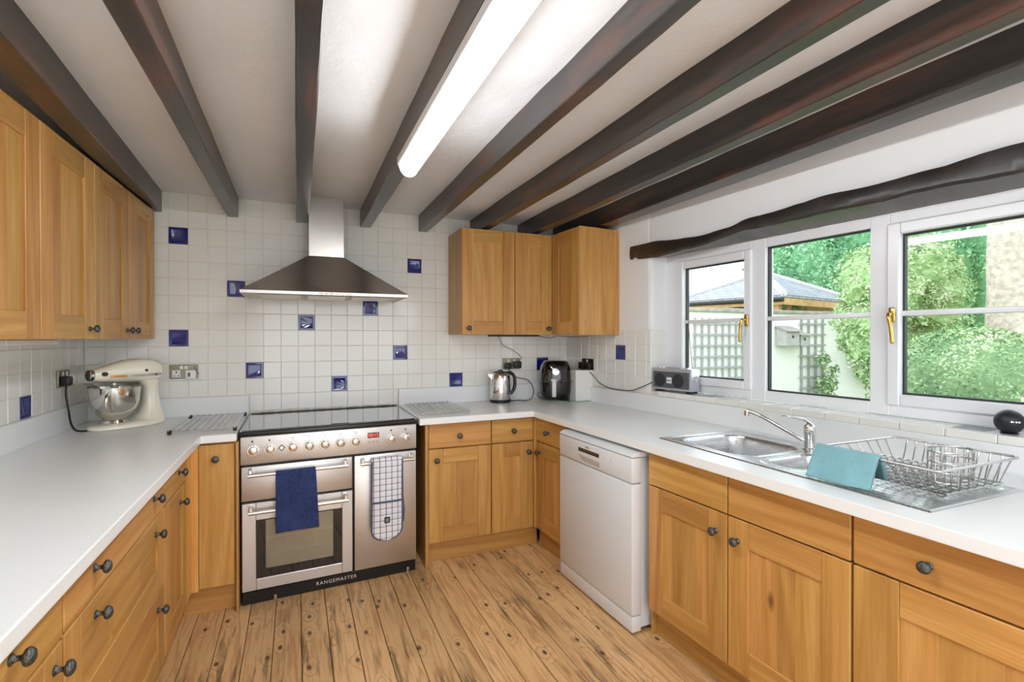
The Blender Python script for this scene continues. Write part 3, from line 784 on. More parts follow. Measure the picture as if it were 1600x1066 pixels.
def glove_pt(side):
    def fn(u, v):
        # v: 0 at rail, 1 at the rounded tip
        L = .476; z = .722-L*v; w = .0875; cxx = .762-.004*v
        tip = .07
        if L*(1-v) < tip: w *= sqrt(max(0.0, 1-((tip-L*(1-v))/tip)**2.4))
        x = cxx + (2*u-1)*w
        e = 1-abs(2*u-1)**4
        puff = .005*qs((x-.665)/.0345+.5)*qs(z/.0345+.5)
        base = -.058 if side > 0 else -.05
        if v < .035: base = -.046-.012*sqrt(v/.035) if side > 0 else -.04
        return (x, base - side*(.006*e + puff*e) - (.006 if side > 0 and v > .52 else 0), z)
    return fn
mb = MB(); mb.grid(36, 90, glove_pt(1)); mb.build('front_mitt', [QW.mat], gl, smooth=80)
mb = MB(); mb.grid(20, 40, lambda u, v: (.764+(2*u-1)*.0875, -.058+.013*v**.5 if v < .3 else -.043, .722-.05*0-.40*v)); mb.grid(12, 8, lambda u, v: (.762+(2*u-1)*.0875, -.0585+.035*v, .7225+.004*sin(pi*v))); mb.build('back_mitt', [QW.mat], gl, smooth=80)
TRIM = weave('slate_binding', lin(84,92,116), 200, .15)
f = glove_pt(1); edge = [Vector(f(0, k/60)) for k in range(2, 61)] + [Vector(f(1, k/60)) for k in range(59, 1, -1)]
mb = MB(); mb.tube(edge, .0055, 8); mb.tube([Vector(f(k/12, .525)) + Vector((0, -.004, 0)) for k in range(13)], .0058, 8)
mb.tube([(.8515, -.05, .72), (.853, -.05, .5), (.862, -.046, .4), (.858, -.046, .34), (.845, -.046, .31)], .0055, 8); mb.build('binding', [TRIM], gl, smooth=60)
mb = MB(); mb.box(.740, .772, -.0785, -.0765, .35, .384, 0); mb.tube([(.756+.009*cos(a*pi/8), -.079, .367+.009*sin(a*pi/8)) for a in range(16)], .0016, 6, 1, closed=True); mb.box(.7545,.7575,-.0795,-.0785,.362,.372,1); mb.build('cloth_badge', [plain('badge_black', lin(28,30,38), .8), plain('badge_grey', lin(190,194,200), .8)], gl)
mb = MB(); mb.tube([(.672, -.05, .712), (.66, -.062, .706), (.652, -.06, .69), (.66, -.055, .683), (.672, -.05, .69)], .003, 6); mb.build('hanging_loop', [plain('loop_white', lin(200,202,208), .9)], gl)

# ================================================================== COOKER HOOD
hd = thing('cooker_hood', 'stainless steel chimney hood above the range cooker', 'cooker hood', (.915, 0, 1.68))
HX0, HX1, HY = -.478, .477, -.5
mb = MB(); ci, co_ = -.108, .108; yc = -.245
mb.box(ci, co_, yc, -.002, .27, .654, 0, 0, .0015); mb.build('chimney', [steel('chimney_steel', (.56,.53,.50,1), .3, 'z', .05)], hd)
mb = MB(); N = 10; rings = []
for k in range(N+1):
    f = k/N; fx = f; zz = .02+.252*f
    rings.append([(HX0+(ci-HX0)*fx, -.001, zz), (HX0+(ci-HX0)*fx, HY+(yc-HY)*f**.9, zz), (HX1+(co_-HX1)*fx, HY+(yc-HY)*f**.9, zz), (HX1+(co_-HX1)*fx, -.001, zz)])
mb.loft(rings); mb.build('canopy', [HOODST], hd, smooth=25)
mb = MB(); ring = [(HX0, HX1, HY, -.001)]
mb.box(HX0, HX1, HY, HY+.012, 0, .0205, 0, 0, .002); mb.box(HX0, HX0+.012, HY+.012, -.001, 0, .0205, 0, 0, .002); mb.box(HX1-.012, HX1, HY+.012, -.001, 0, .0205, 0, 0, .002)
mb.build('rim', [STEEL], hd)
mb = MB(); mb.box(HX0+.012, HX1-.012, HY+.012, -.002, .008, .014); mb.build('underside', [plain('hood_underside', lin(206,200,186), .4, .3)], hd)
for k in range(3):
    a = HX0+.08+k*.27; mb = MB(); mb.box(a, a+.255, HY+.1, -.06, .002, .0078, 0, 0, .002)
    for q in range(9): mb.box(a+.015, a+.24, HY+.12+q*.034, HY+.13+q*.034, .0005, .0021)
    mb.build('grease_filter', [plain('filter_mesh', lin(190,186,176), .35, .7) if k == 0 else bpy.data.materials['filter_mesh']], hd)
mb = MB(); mb.box(-.06, .13, HY-.0025, HY+.001, .006, .015, 0, 0, .001)
for q in range(5): mb.cyl((-.03+q*.03, HY-.004, .0105), (-.03+q*.03, HY-.002, .0105), .0035, 10, 1)
mb.build('switch_strip', [plain('switch_plate', lin(176,166,152), .35, .6), CHROME], hd)

# ================================================================== DISHWASHER
DF, DA = frame((2.18, -1.068), (.022, -1))
dw = thing('dishwasher', 'white freestanding dishwasher standing under the right-hand worktop', 'dishwasher', DF(0), DA)
W = .688
mb = MB(); mb.box(.004, W-.014, .06, .5, .02, .845, 0, 0, .004); mb.build('body', [WHITE], dw)
mb = MB(); mb.box(0, W, 0, .058, .092, .722, 0, 0, .008, 2); mb.build('door', [WHITE], dw)
PX = Matrix.Rotation(pi/2, 4, 'X')
mb = MB(); mb.box(0, W, -.001, .058, .725, .848, 0, 0, .008, 2); cp = mb.build('control_panel', [WHITE], dw)
mb = MB(); mb.box(.215, .415, -.0022, .002, .792, .812, 0); mb.build('display', [BLKGL], cp)
for q in range(7):
    mb = MB(); mb.box(-.004, .004, -.0005, 0, -.0015, .0015); mb.build('indicator', [plain('indicator_grey', lin(150,150,150), .5) if q == 0 else bpy.data.materials['indicator_grey']], cp, (.235+q*.026, -.0022, .803))
mb = MB(); mb.prism([(.21,.772),(.42,.768),(.42,.742),(.26,.745)], .0011, .002, M=PX); mb.build('grip_recess', [plain('recess_grey', lin(176,170,164), .5)], cp)
me = text_mesh('beko', .019, .0003); me.materials.clear(); me.materials.append(plain('print_grey', lin(80,80,84), .5)); link('lettering', me, cp, (.305, -.0014, .826), (pi/2, 0, 0))
for x, z, r in ((.125,.806,.012),(.18,.803,.006),(.46,.805,.009),(.52,.80,.009)):
    mb = MB(); mb.lathe([(.0001,0),(r,0),(r*.9,.002),(.0001,.0025)], 18, M=PX); mb.build('button', [plain('button_white', lin(214,212,210), .3) if 'button_white' not in bpy.data.materials else bpy.data.materials['button_white']], cp, (x, -.001, z))
mb = MB(); mb.loft([[(x, y, z) for y, z in ((-.001,.850),(-.001,.857),(.03,.873),(.5,.873),(.5,.850))] for x in (-.001, W+.001)]); bevelled(mb.build('lid', [WHITE], dw, smooth=30), .004)
mb = MB(); mb.box(.002, W-.002, .003, .058, .012, .088, 0, 0, .006, 2); mb.build('kick_panel', [WHITE], dw)
for x in (.05, W-.05):
    for y in (.05, .45):
        mb = MB(); mb.cyl((x, y, 0), (x, y, .02), .018, 12); mb.build('foot', [BLKPL], dw)

# ================================================================== SINK, TAP, RACK, CLOTH
sk = thing('sink', 'stainless steel one and a half bowl sink with ribbed drainer', 'sink', (SK[0], SK[1], ZW), -pi/2)
def sd(x, y, x0, x1, y0, y1, r):
    qx = abs(x-(x0+x1)/2)-(x1-x0)/2+r; qy = abs(y-(y0+y1)/2)-(y1-y0)/2+r
    return sqrt(max(qx,0)**2+max(qy,0)**2)+min(max(qx,qy),0)-r
sm = lambda t: (lambda q: q*q*(3-2*q))(min(1, max(0, t)))
def hsink(x, y):
    z = .0045
    e = min(x, SL-x, y, SWD-y)
    z -= .0045*sm((.006-e)/.006); z -= .0022*sm((e-.014)/.006)
    for (x0,x1,y0,y1,r,D) in ((.075,.465,.05,.42,.085,.17), (.525,.705,.06,.36,.07,.11)):
        d = sd(x, y, x0, x1, y0, y1, r)
        z += .0025*sm((.022-d)/.006)*sm((d+.0)/.004) if d > 0 else .0
        if d < 0: z += .0025*(1-sm(-d/.01)) - D*sm(-d/.03) - .01*sm((-d-.03)/.12)
    d = sd(x, y, .735, 1.125, .03, .485, .03)
    if d < 0: z -= .005*sm(-d/.012) - (.0028*(.5+.5*cos(2*pi*y/.026)))*sm(-d/.03)*sm((1.10-x)/.03)
    return z
mb = MB(); mb.grid(230, 128, lambda u, v: (u*SL, v*SWD, hsink(u*SL, v*SWD))); mb.build('bowl_and_drainer', [SINKST], sk, smooth=80)
for x, y, z in ((.27, .25, -.176), (.615, .22, -.116)):
    mb = MB(); mb.lathe([(.036,.0),(.034,.004),(.024,.004),(.02,.0),(.0001,.001)], 24, cap=False); mb.build('waste', [CHROME], sk, (x, y, z))
tp = thing('mixer_tap', 'chrome lever mixer tap with long swivel spout over the sink', 'tap', (2.80, -2.213, ZW+.003))
mb = MB(); mb.lathe([(.027,0),(.027,.004),(.0235,.008),(.0235,.06),(.0245,.062),(.0245,.09),(.022,.104),(.014,.113),(.0001,.116)], 28); mb.build('body', [CHROME], tp)
mb = MB(); mb.loft([[Vector(p)+Vector((-.62*0,0,0)) for p in q] for q in [
   [(.016+.0*k,0,0) for k in range(1)]*0 or [(.02*cos(2*pi*k/10)*.5+.012, .02*sin(2*pi*k/10)*.9, .108+.004*sin(2*pi*k/10)) for k in range(10)],
   [(-.03+.002*cos(2*pi*k/10), .06*0+.016+.014*sin(2*pi*k/10), .133+.006*cos(2*pi*k/10)) for k in range(10)],
   [(-.075+.002*cos(2*pi*k/10), .042+.009*sin(2*pi*k/10), .142+.0035*cos(2*pi*k/10)) for k in range(10)],
   [(-.098+.002*cos(2*pi*k/10), .055+.006*sin(2*pi*k/10), .1445+.0025*cos(2*pi*k/10)) for k in range(10)]]]); mb.build('lever', [CHROME], tp, smooth=60)
mb = MB(); mb.tube(bez([(-.008,.008,.03),(-.04,.055,.062),(-.10,.145,.122),(-.125,.19,.143),(-.138,.215,.146)], 6), .0092, 12); mb.tube([(-.137,.213,.149),(-.137,.213,.125)], .0125, 14); mb.build('spout', [CHROME], tp, smooth=50)

dr = thing('dish_rack', 'chrome wire dish rack with cutlery basket on the sink drainer', 'dish rack', (2.66, -2.69, ZW+.003))
R0, B0, ZB_ = (-.227, .223, -.19, .185), (-.13, .185, -.16, .15), .014
mb = MB(); mb.tube([(p[0], p[1], .100) for p in rrect(*R0, .025, 5)], .0044, 8, closed=True); rim = mb.build('rim', [WIRE], dr, smooth=60)
mb = MB()
for k in range(10):
    f = (k+.5)/10; yr = R0[2]+.03+(R0[3]-R0[2]-.06)*f; yb = B0[2]+(B0[3]-B0[2])*f
    mb.tube([(R0[0],yr,.1),(B0[0],yb,ZB_),(B0[1],yb,ZB_),(R0[1],yr,.1)],   .0027, 6)
for k in range(7):
    f = (k+.5)/7; xr = R0[0]+.03+(R0[1]-R0[0]-.06)*f; xb = B0[0]+(B0[1]-B0[0])*f
    mb.tube([(xr,R0[2],.1),(xb,B0[2],ZB_+.004),(xb,B0[3],ZB_+.004),(xr,R0[3],.1)],   .0027, 6)
mb.tube([(B0[0],B0[2],ZB_),(B0[1],B0[2],ZB_),(B0[1],B0[3],ZB_),(B0[0],B0[3],ZB_)],   .0027, 6, closed=True)
mb.build('basket_wires', [WIRE], dr, smooth=60)
for k in range(7):
    y = -.02+k*.026; mb = MB(); mb.tube(bez([(.02,y,ZB_),(.03,y,.045),(.06,y,.055),(.09,y,.045),(.10,y,ZB_)], 4),   .0027, 6); mb.build('plate_holder', [WIRE], dr, smooth=60)
for x, y in ((B0[0]+.01,B0[2]+.02),(B0[1]-.01,B0[2]+.02),(B0[0]+.01,B0[3]-.02),(B0[1]-.01,B0[3]-.02)):
    mb = MB(); mb.tube([(x,y-.02,ZB_),(x,y-.006,.0035),(x,y+.006,.0035),(x,y+.02,ZB_)], .0026, 6); mb.build('foot', [WIRE], dr, smooth=60)
mb = MB(); oval = lambda z: [(.01+.082*cos(2*pi*k/24)*(1-.12*sin(2*pi*k/24)), -.1+.05*sin(2*pi*k/24), z) for k in range(24)]
for z in (.03, .062, .094, .126): mb.tube(oval(z), .003, 6, closed=True)
for k in range(0, 24, 2): p = oval(0)[k]; mb.tube([(p[0],p[1],.02),(p[0],p[1],.126)],   .0024, 6)
for q in (-.05,-.0,.05): mb.tube([(.01+q,-.145,.03),(.01+q,-.055,.03)], .0018, 6)
mb.build('cutlery_basket', [WIRE], dr, smooth=60)
mb = MB()
pth = [(-.282,.006),(-.262,.05),(-.25,.08),(-.241,.099),(-.2345,.1075),(-.2265,.1105),(-.2185,.107),(-.212,.096),(-.198,.065),(-.182,.03)]
dn = drape([(p[0], p[1]) for p in pth], 0, 1, 10, lambda u, v: 0)
mb.grid(26, 34, lambda u, v: (lambda y, z: (y+.004*sin(u*7+v*3)*abs(v-.5)*2-.006*abs(u-.5)*(1 if v < .4 else 0)+.007*mnoise.noise(Vector((u*4, v*5, 1)))+.003*mnoise.noise(Vector((u*11, v*12, 4))), (.176-.205*u)+.006*(v-.5)*(1 if u > .5 else -1), z-.006*sin(u*5)*max(0,.4-v)))(dn(0, v)[1], dn(0, v)[2]))
cl = mb.build('dish_cloth', [AQUA], None, (2.66, -2.69, ZW+.003), smooth=80)
md = cl.modifiers.new('Thick', 'SOLIDIFY'); md.thickness = .011; md.offset = 0
tag(cl, 'pale aqua cloth folded over the front of the dish rack', 'cloth')

# ================================================================== THINGS ON THE WORKTOPS
# stand mixer (local x points along the head, towards the attachment hub)
mx = thing('stand_mixer', 'cream stand mixer with steel bowl in the left corner', 'stand mixer', (-.138, -.29, ZW), atan2(-.26, -.278))
def ell(cx, rx, ry, z, n=28, p=2.4): 
    sg = lambda q: (1 if q >= 0 else -1)
    return [(cx+rx*sg(cos(a))*abs(cos(a))**(2/p), ry*sg(sin(a))*abs(sin(a))**(2/p), z) for a in [2*pi*k/n for k in range(n)]]
mb = MB()
mb.loft([ell(0,.186,.098,.002), ell(0,.19,.102,.006), ell(0,.188,.1,.018), ell(-.01,.172,.088,.028), ell(-.06,.118,.07,.036)])
mb.loft([ell(-.075,.112,.086,.02), ell(-.105,.082,.07,.04), ell(-.118,.062,.056,.07), ell(-.12,.046,.047,.12), ell(-.118,.039,.043,.18), ell(-.112,.042,.046,.225), ell(-.095,.066,.055,.255)])
mb.build('base_and_pedestal', [CREAM], mx, smooth=60)
mb = MB()
def hring(x, zc, ry, rz, p=2.5):
    sg = lambda q: (1 if q >= 0 else -1)
    return [(x, ry*sg(cos(a))*abs(cos(a))**(2/p), zc+rz*sg(sin(a))*abs(sin(a))**(2/p)) for a in [2*pi*k/26 for k in range(26)]]
mb.loft([hring(-.172,.305,.012,.012), hring(-.168,.305,.04,.038), hring(-.152,.305,.058,.054), hring(-.12,.307,.067,.064), hring(-.05,.31,.071,.068), hring(.02,.308,.069,.064), hring(.075,.302,.062,.056), hring(.115,.297,.05,.045), hring(.15,.294,.04,.036), hring(.17,.294,.034,.03)])
mb.build('motor_head', [CREAM], mx, smooth=60)
mb = MB()
for sy in (-1, 1):
    mb.loft([[(x, sy*(r+.0012), .279), (x, sy*(r+.0022), .279), (x, sy*(r+.0028), .293), (x, sy*(r+.0015), .293)] for x, r in ((-.15,.055),(-.12,.0635),(-.05,.0685),(.02,.066),(.075,.0585),(.11,.049))])
mb.build('trim_band', [CHROME], mx, smooth=60)
mb = MB(); mb.cyl((.165,0,.295), (.186,0,.295), .03, 22); hub = mb.build('attachment_hub', [CHROME], mx)
mb = MB(); mb.cyl((.135,.03,.30), (.135,.06,.302), .011, 14); mb.build('hub_knob', [BLKPL], mx)
for x, y in ((-.06, .0705),): 
    mb = MB(); mb.cyl((x, y-.01, .312), (x, y+.004, .312), .0075, 14); mb.build('speed_knob', [BLKPL], mx)
mb = MB(); BO = [(.0001,.042),(.05,.042),(.052,.046),(.056,.062),(.075,.078),(.1,.108),(.113,.15),(.119,.2),(.1195,.222),(.123,.224),(.123,.227),(.117,.227),(.111,.15),(.094,.108),(.06,.075),(.0001,.068)]
mb.lathe(BO, 44, M=Matrix.Translation((.065,0,0)), cap=False); bw = mb.build('bowl', [BOWL], mx, smooth=50)
mb = MB(); mb.tube(bez([(.145,.098,.195),(.165,.118,.18),(.16,.116,.12),(.125,.09,.09)], 6), .008, 10); mb.build('bowl_handle', [BOWL], bw, smooth=60)
mb = MB(); mb.lathe([(.058,.03),(.06,.034),(.056,.045),(.046,.045)], 30, M=Matrix.Translation((.065,0,0))); mb.build('bowl_clamp_plate', [CHROME], mx)
mb = MB(); mb.lathe([(.0175,.225),(.0175,.25),(.011,.252)], 20, M=Matrix.Translation((.065,0,0))); mb.lathe([(.006,.12),(.006,.23)], 12, M=Matrix.Translation((.065,0,0))); mb.build('beater_shaft', [CHROME], mx)
mb = MB(); mb.lathe([(.116,.222),(.112,.236),(.06,.24),(.06,.243),(.113,.239),(.118,.224)], 36, M=Matrix.Translation((.065,0,0)), cap=False)
mb.loft([[(.17,.0,.226),(.17,.07,.226),(.165,.07,.236),(.165,.0,.236)],[(.235,.01,.262),(.235,.085,.262),(.232,.085,.264),(.232,.01,.264)]], cap=False); mb.build('pouring_shield', [CLEAR], mx, smooth=50)
# cables
def cable(pts, r, label, n=8, name='power_cable'):
    mb = MB(); mb.tube(bez(pts, n), r, 8); o = mb.build(name, [BLKPL], smooth=70); return tag(o, label, 'cable')
cable([(-.392,-.335,1.175),(-.39,-.345,1.12),(-.375,-.36,1.04),(-.355,-.39,.975),(-.325,-.415,.94),(-.28,-.41,.9345)], .005, 'thick black power cable hanging from the left wall socket to the mixer')

# cooling racks
def wire_rack(loc, w, d, z, n, label, feet):
    t = thing('cooling_rack', label, 'cooling rack', loc)
    mb = MB()
    for y in (0, d): mb.tube([(0,y,z-.005),(w,y,z-.005)], .0032, 8)
    for k in range(n+1): mb.tube([(w*k/n,-.012,z),(w*k/n,d+.012,z)], .0036, 8)
    mb.build('bars', [WIRE], t, smooth=60)
    for x in (0, w):
        for y in (0, d):
            mb = MB(); 
            if feet: mb.box(x-.009, x+.009, y-.01, y+.01, 0, z+.002, 0, 0, .003)
            else: mb.cyl((x,y,0), (x,y,z-.004), .0032, 8)
            mb.build('foot', [BLKPL if feet else WIRE], t)
wire_rack((.137,-.685,ZW), .294, .56, .021, 9, 'metal wire cooling rack with black rubber feet, left of the cooker', True)
wire_rack((1.465,-.575,ZW), .31, .52, .016, 10, 'metal wire cooling rack without rubber feet, right of the cooker', False)

# kettle
kt = thing('kettle', 'polished steel jug kettle with black handle', 'kettle', (2.172, -.135, ZW))
mb = MB(); mb.lathe([(.0001,.0),(.08,.0),(.081,.004),(.081,.02),(.076,.024)], 36); mb.build('base', [BLKPL], kt)
mb = MB(); mb.lathe([(.078,.024),(.0795,.028),(.079,.1),(.0765,.17),(.0735,.205),(.066,.219),(.05,.226),(.0001,.228)], 40); kb_ = mb.build('body', [plain('polished_kettle', (.78,.76,.74,1), .07, 1.0)], kt, smooth=40)
mb = MB(); mb.lathe([(.05,.2265),(.048,.233),(.03,.236),(.0001,.2365)], 30); mb.tube(bez([(-.015,0,.236),(-.012,0,.244),(.012,0,.244),(.02,0,.236)],4), .005, 8); mb.build('lid', [BLKPL], kt, smooth=50)
mb = MB(); mb.loft([[(-.066,-.02,.17),(-.066,.02,.17),(-.066,.018,.21),(-.066,-.018,.21)],[(-.098,-.008,.205),(-.098,.008,.205),(-.094,.007,.216),(-.094,-.007,.216)]]); mb.build('spout', [CHROME], kt, smooth=50)
mb = MB()
hp = bez([(.05,-.005,.222),(.085,-.008,.222),(.112,-.01,.195),(.118,-.01,.14),(.108,-.01,.095),(.08,-.007,.06)], 7)
mb.tube(hp, .0125, 12); mb.build('handle', [BLKPL], kt, smooth=60)
mb = MB(); mb.box(.017, .038, -.0785, -.07, .06, .17, 0, 0, .004, 2, M=Matrix.Rotation(.1, 4, 'Z')); mb.build('level_window', [plain('smoked_window', lin(90,86,88), .15)], kt)
cable([(2.25,-.16,.938),(2.30,-.20,.945),(2.36,-.2,.938),(2.45,-.12,.95),(2.475,-.09,1.02),(2.44,-.06,1.085),(2.36,-.04,1.105),(2.30,-.035,1.14),(2.285,-.042,1.18)], .0035, 'black cable looping from the kettle up to the wall socket')
cable([(2.16,-.06,1.44),(2.2,-.03,1.435),(2.24,-.02,1.37),(2.33,-.018,1.325),(2.40,-.02,1.27),(2.385,-.03,1.245),(2.37,-.035,1.235)], .0018, 'thin black wire from under the wall cupboard to the socket')

# air fryer on a glass board
mb = MB(); mb.prism([(2.56,-.115),(2.64,-.39),(2.91,-.375),(2.86,-.05),(2.70,-.03)], ZW+.0005, ZW+.0065)
gb = mb.build('glass_board', [plain('green_glass', lin(150,176,164), .06, coat=.6)]); tag(gb, 'thin green-edged glass board under the air fryer', 'chopping board')
af = thing('air_fryer', 'glossy black air fryer with white drawer handle', 'air fryer', (2.632, -.162, ZW+.0065), -.32)
mb = MB(); se = lambda z, rx, ry, cy=0: ell(0, rx, ry, z, 36, 3.0)
mb.loft([ell(0,.102,.108,.004,36,3.2), ell(0,.112,.118,.012,36,3.2), ell(0,.123,.128,.06,36,3.0), ell(0,.128,.132,.13,36,2.9), ell(0,.126,.13,.2,36,2.8), ell(0,.116,.124,.26,36,2.8), ell(0,.1,.112,.296,36,2.8), ell(0,.085,.095,.306,36,2.8), ell(0,.03,.04,.309,36,2.5)])
mb.build('body', [BLKGL], af, smooth=60)
mb = MB()
for q in range(7):
    a = -.5+q*.02; mb.tube(bez([(.02+q*.012,-.118+q*.004,.27-q*.004),(.05+q*.009,-.121+q*.007,.235),(.06+q*.009,-.119+q*.007,.2)],4), .0025, 6)
mb.build('vent_ribs', [BLKGL], af, smooth=60)
mb = MB(); mb.lathe([(.0001,.004),(.026,.003),(.028,-.002)], 26, M=Matrix.Translation((-.015,-.126,.225)) @ Matrix.Rotation(pi/2-.12, 4, 'X')); mb.build('dial', [CHROME], af, smooth=60)
mb = MB(); mb.box(-.118, .118, -.132, -.126, .148, .152, 0); mb.build('drawer_seam', [BLKPL], af)
mb = MB(); mb.box(-.055, -.012, -.16, -.125, .15, .172, 0, 0, .006, 2); mb.box(-.05, -.017, -.168, -.15, .03, .16, 0, 0, .012, 3); mb.build('drawer_handle', [plain('pale_handle', lin(222,222,224), .2)], af)
cable([(2.515,-.10,.99),(2.50,-.13,.96),(2.54,-.17,.94),(2.56,-.2,.941)], .003, 'short black cable beside the air fryer')
bx = thing('white_box', 'plain white upright box beside the air fryer', 'box', (2.708, -.362, ZW+.0065), -.04)
mb = MB(); mb.box(0, .158, 0, .075, 0, .236, 0, 0, .0025); mb.build('box_body', [plain('white_card', lin(236,236,234), .5)], bx)
mb = MB(); mb.box(-.0015, .0, .004, .1, .001, .23); mb.build('side_flap', [plain('white_card_flap', lin(226,226,224), .55)], bx)

# ---- sockets
def plate(name, label, cat, loc, rot, w=.147, h=.087, mat=NICKEL):
    t = thing(name, label, cat, loc, rot); mb = MB(); mb.box(0, w, -.009, 0, -h/2, h/2, 0, 0, .0025); mb.build('face_plate', [mat], t); return t
def holes(t, x, z=-.012):
    mb = MB(); mb.box(x-.022, x+.022, -.0098, -.0088, z-.02, z+.024, 0)
    for dx, dz, a, b in ((0,.011,.003,.006),(-.011,-.011,.0042,.0026),(.011,-.011,.0042,.0026)): mb.box(x+dx-a, x+dx+a, -.0104, -.0097, z+dz-b, z+dz+b, 1)
    mb.build('outlet', [WHPL, BLKPL], t)
def switch(t, x, z=.026):
    mb = MB(); mb.box(x-.009, x+.009, -.014, -.0085, z-.011, z+.011, 0, 0, .002); mb.build('switch', [WHPL], t)
def plug(t, x, z, w=.05, h=.045, d=.04, mat=BLKPL, name='plug'):
    mb = MB(); mb.box(x-w/2, x+w/2, -.0095-d, -.0095, z-h/2, z+h/2, 0, 0, .007, 2); return mb.build(name, [mat], t)
t = plate('wall_socket', 'double wall socket on the left wall above the mixer cable', 'socket', (XL+.001, -.378, 1.207), pi/2)
switch(t, .05); switch(t, .097); plug(t, .04, -.012, .052, .05, .04); plug(t, .108, -.01, .05, .05, .035, WHPL)
t = plate('wall_socket', 'double wall socket with white plug-in thermometer left of the hood', 'socket', (.006, -.0005, 1.212), 0, .152)
holes(t, .036, -.014); switch(t, .064); switch(t, .088)
pg = plug(t, .117, -.016, .056, .056, .035, WHPL, 'plug_in_monitor'); mb = MB(); mb.box(.103, .117, -.046, -.0444, -.03, -.004); mb.build('screen', [plain('lcd_grey', lin(96,98,92), .3)], pg)
mb = MB(); mb.tube(bez([(.135,-.03,.03),(.14,-.035,.02),(.152,-.03,-.005),(.16,-.02,-.018)],4), .0018, 6); mb.build('probe_wire', [BLKPL], t)
t = plate('wall_socket', 'double wall socket with two black plugs above the kettle', 'socket', (2.243, -.0005, 1.215), 0, .152)
switch(t, .05); switch(t, .1); plug(t, .04, -.014, .05, .045, .035); plug(t, .115, -.006, .06, .055, .05)
Wp = lambda s, y=0.0, z=0.0: (2.83+.0748*s+.9972*y, -.9972*s+.0748*y, z)
t = plate('wall_socket', 'double wall socket with brown plugs on the window wall', 'socket', Wp(.232, -.0005, 1.215), RW_A, .15, .088, plain('bronze_plate', lin(60,48,38), .3, .6))
switch(t, .075); plug(t, .04, -.01, .056, .056, .045, plain('brown_plug', lin(34,24,20), .35)); plug(t, .112, -.01, .052, .05, .035, bpy.data.materials['brown_plug'])
cable([Wp(.345,-.03,1.175), Wp(.40,-.02,1.13), Wp(.48,-.015,1.078), Wp(.62,-.018,1.05), Wp(.82,-.02,1.055), Wp(.93,-.018,1.085), Wp(1.04,-.016,1.13)], .003, 'black cable sagging along the window wall to the radio')

# under-cupboard strips
t = thing('cupboard_light', 'slim white strip light under the left wall cupboards', 'strip light', (-.30, -1.85, 1.388))
mb = MB(); mb.box(-.02, .02, 0, .62, .006, .0285, 0, 0, .004); mb.box(-.02,.02,.64,1.1,.006,.0285,0,0,.004); mb.build('housing', [WHPL], t)
mb = MB(); mb.box(-.014, .014, .01, .61, .001, .0065, 0, 0, .002); mb.build('cover', [plain('frosted_cover', lin(214,218,216), .3)], t)
t = thing('cupboard_light', 'slim black strip light under the corner wall cupboards', 'strip light', (2.05, -.2, 1.434))
mb = MB(); mb.box(0, .42, -.012, .012, 0, .0125, 0, 0, .002); mb.build('housing', [BLKPL], t)
cable([(2.46,-.2,1.44),(2.49,-.26,1.428),(2.53,-.3,1.424),(2.56,-.33,1.438),(2.62,-.45,1.432),(2.7,-.5,1.434),(2.78,-.46,1.44)], .0022, 'thin black wire clipped under the corner cupboards')

# ================================================================== ON THE SILL
SZ = ZS+.032
rd = thing('radio', 'silver and grey portable radio on the window sill', 'radio', Wp(1.035, -.008, SZ), RW_A+.10)
w, h, dp = .30, .152, .085
mb = MB(); mb.box(0, w, 0, dp, .012, h, 0, 0, .008, 2); mb.build('case', [plain('silver_case', lin(196,200,206), .3, .5)], rd)
mb = MB(); mb.box(.006, w-.014, -.003, .002, .026, h-.022, 0, 0, .002); fcp = mb.build('front_grille', [plain('grey_grille', lin(84,86,92), .5)], rd)
for x in (.062, .205):
    mb = MB(); mb.lathe([(.0415,0),(.042,.003),(.037,.004),(.034,.001),(.0001,.0015)], 30, 0, M=Matrix.Translation((x,-.003,.076)) @ PX); mb.build('speaker_cone', [plain('cone_dark', lin(44,45,50), .6) if x < .1 else bpy.data.materials['cone_dark']], fcp)
mb = MB(); mb.box(.117, .155, -.0055, -.002, .057, .095, 0, 0, .004, 2); mb.box(.124, .133, -.006, -.0054, .07, .079, 1); mb.box(.139, .148, -.006, -.0054, .07, .079, 1); mb.build('badge', [WHPL, BLKPL], fcp)
for x in (.03, .062, .25):
    mb = MB(); mb.lathe([(.009,0),(.009,.008),(.0001,.009)], 14); mb.build('knob', [CHROME], rd, (x, .035, h))
mb = MB(); mb.box(.085, .21, .02, .06, h-.001, h+.006, 0, 0, .003); mb.build('carry_handle', [plain('handle_silver', lin(206,210,214), .25, .6)], rd)
mb = MB(); mb.tube([(w+.003,.04,.095-0*k) for k in range(2)] and [(w, .04, .09), (w+.008, .04, .09)], .019, 20); mb.build('tuning_dial', [CHROME], rd)
mb = MB(); mb.tube([(.255, .07, h), (.205, .078, h+.44)], .0022, 6, r2=.0014); mb.build('aerial', [plain('aerial_dark', lin(92,84,80), .3, .6)], rd)
for x in (.03, w-.03):
    mb = MB(); mb.box(x-.02, x+.02, .01, dp-.01, 0, .013, 0, 0, .002); mb.build('foot', [BLKPL], rd)
sp = thing('smart_speaker', 'round black smart speaker with small lights on the sill', 'speaker', Wp(2.777, .055, SZ))
mb = MB(); mb.lathe([(.0001,0),(.024,0),(.027,.003)]+[(.0425*cos(a), .043+.043*sin(a)) for a in [radians(-62+k*9.5) for k in range(16)]]+[(.0001,.0855)], 36); mb.build('body', [plain('speaker_black', lin(24,28,34), .45)], sp, smooth=60)
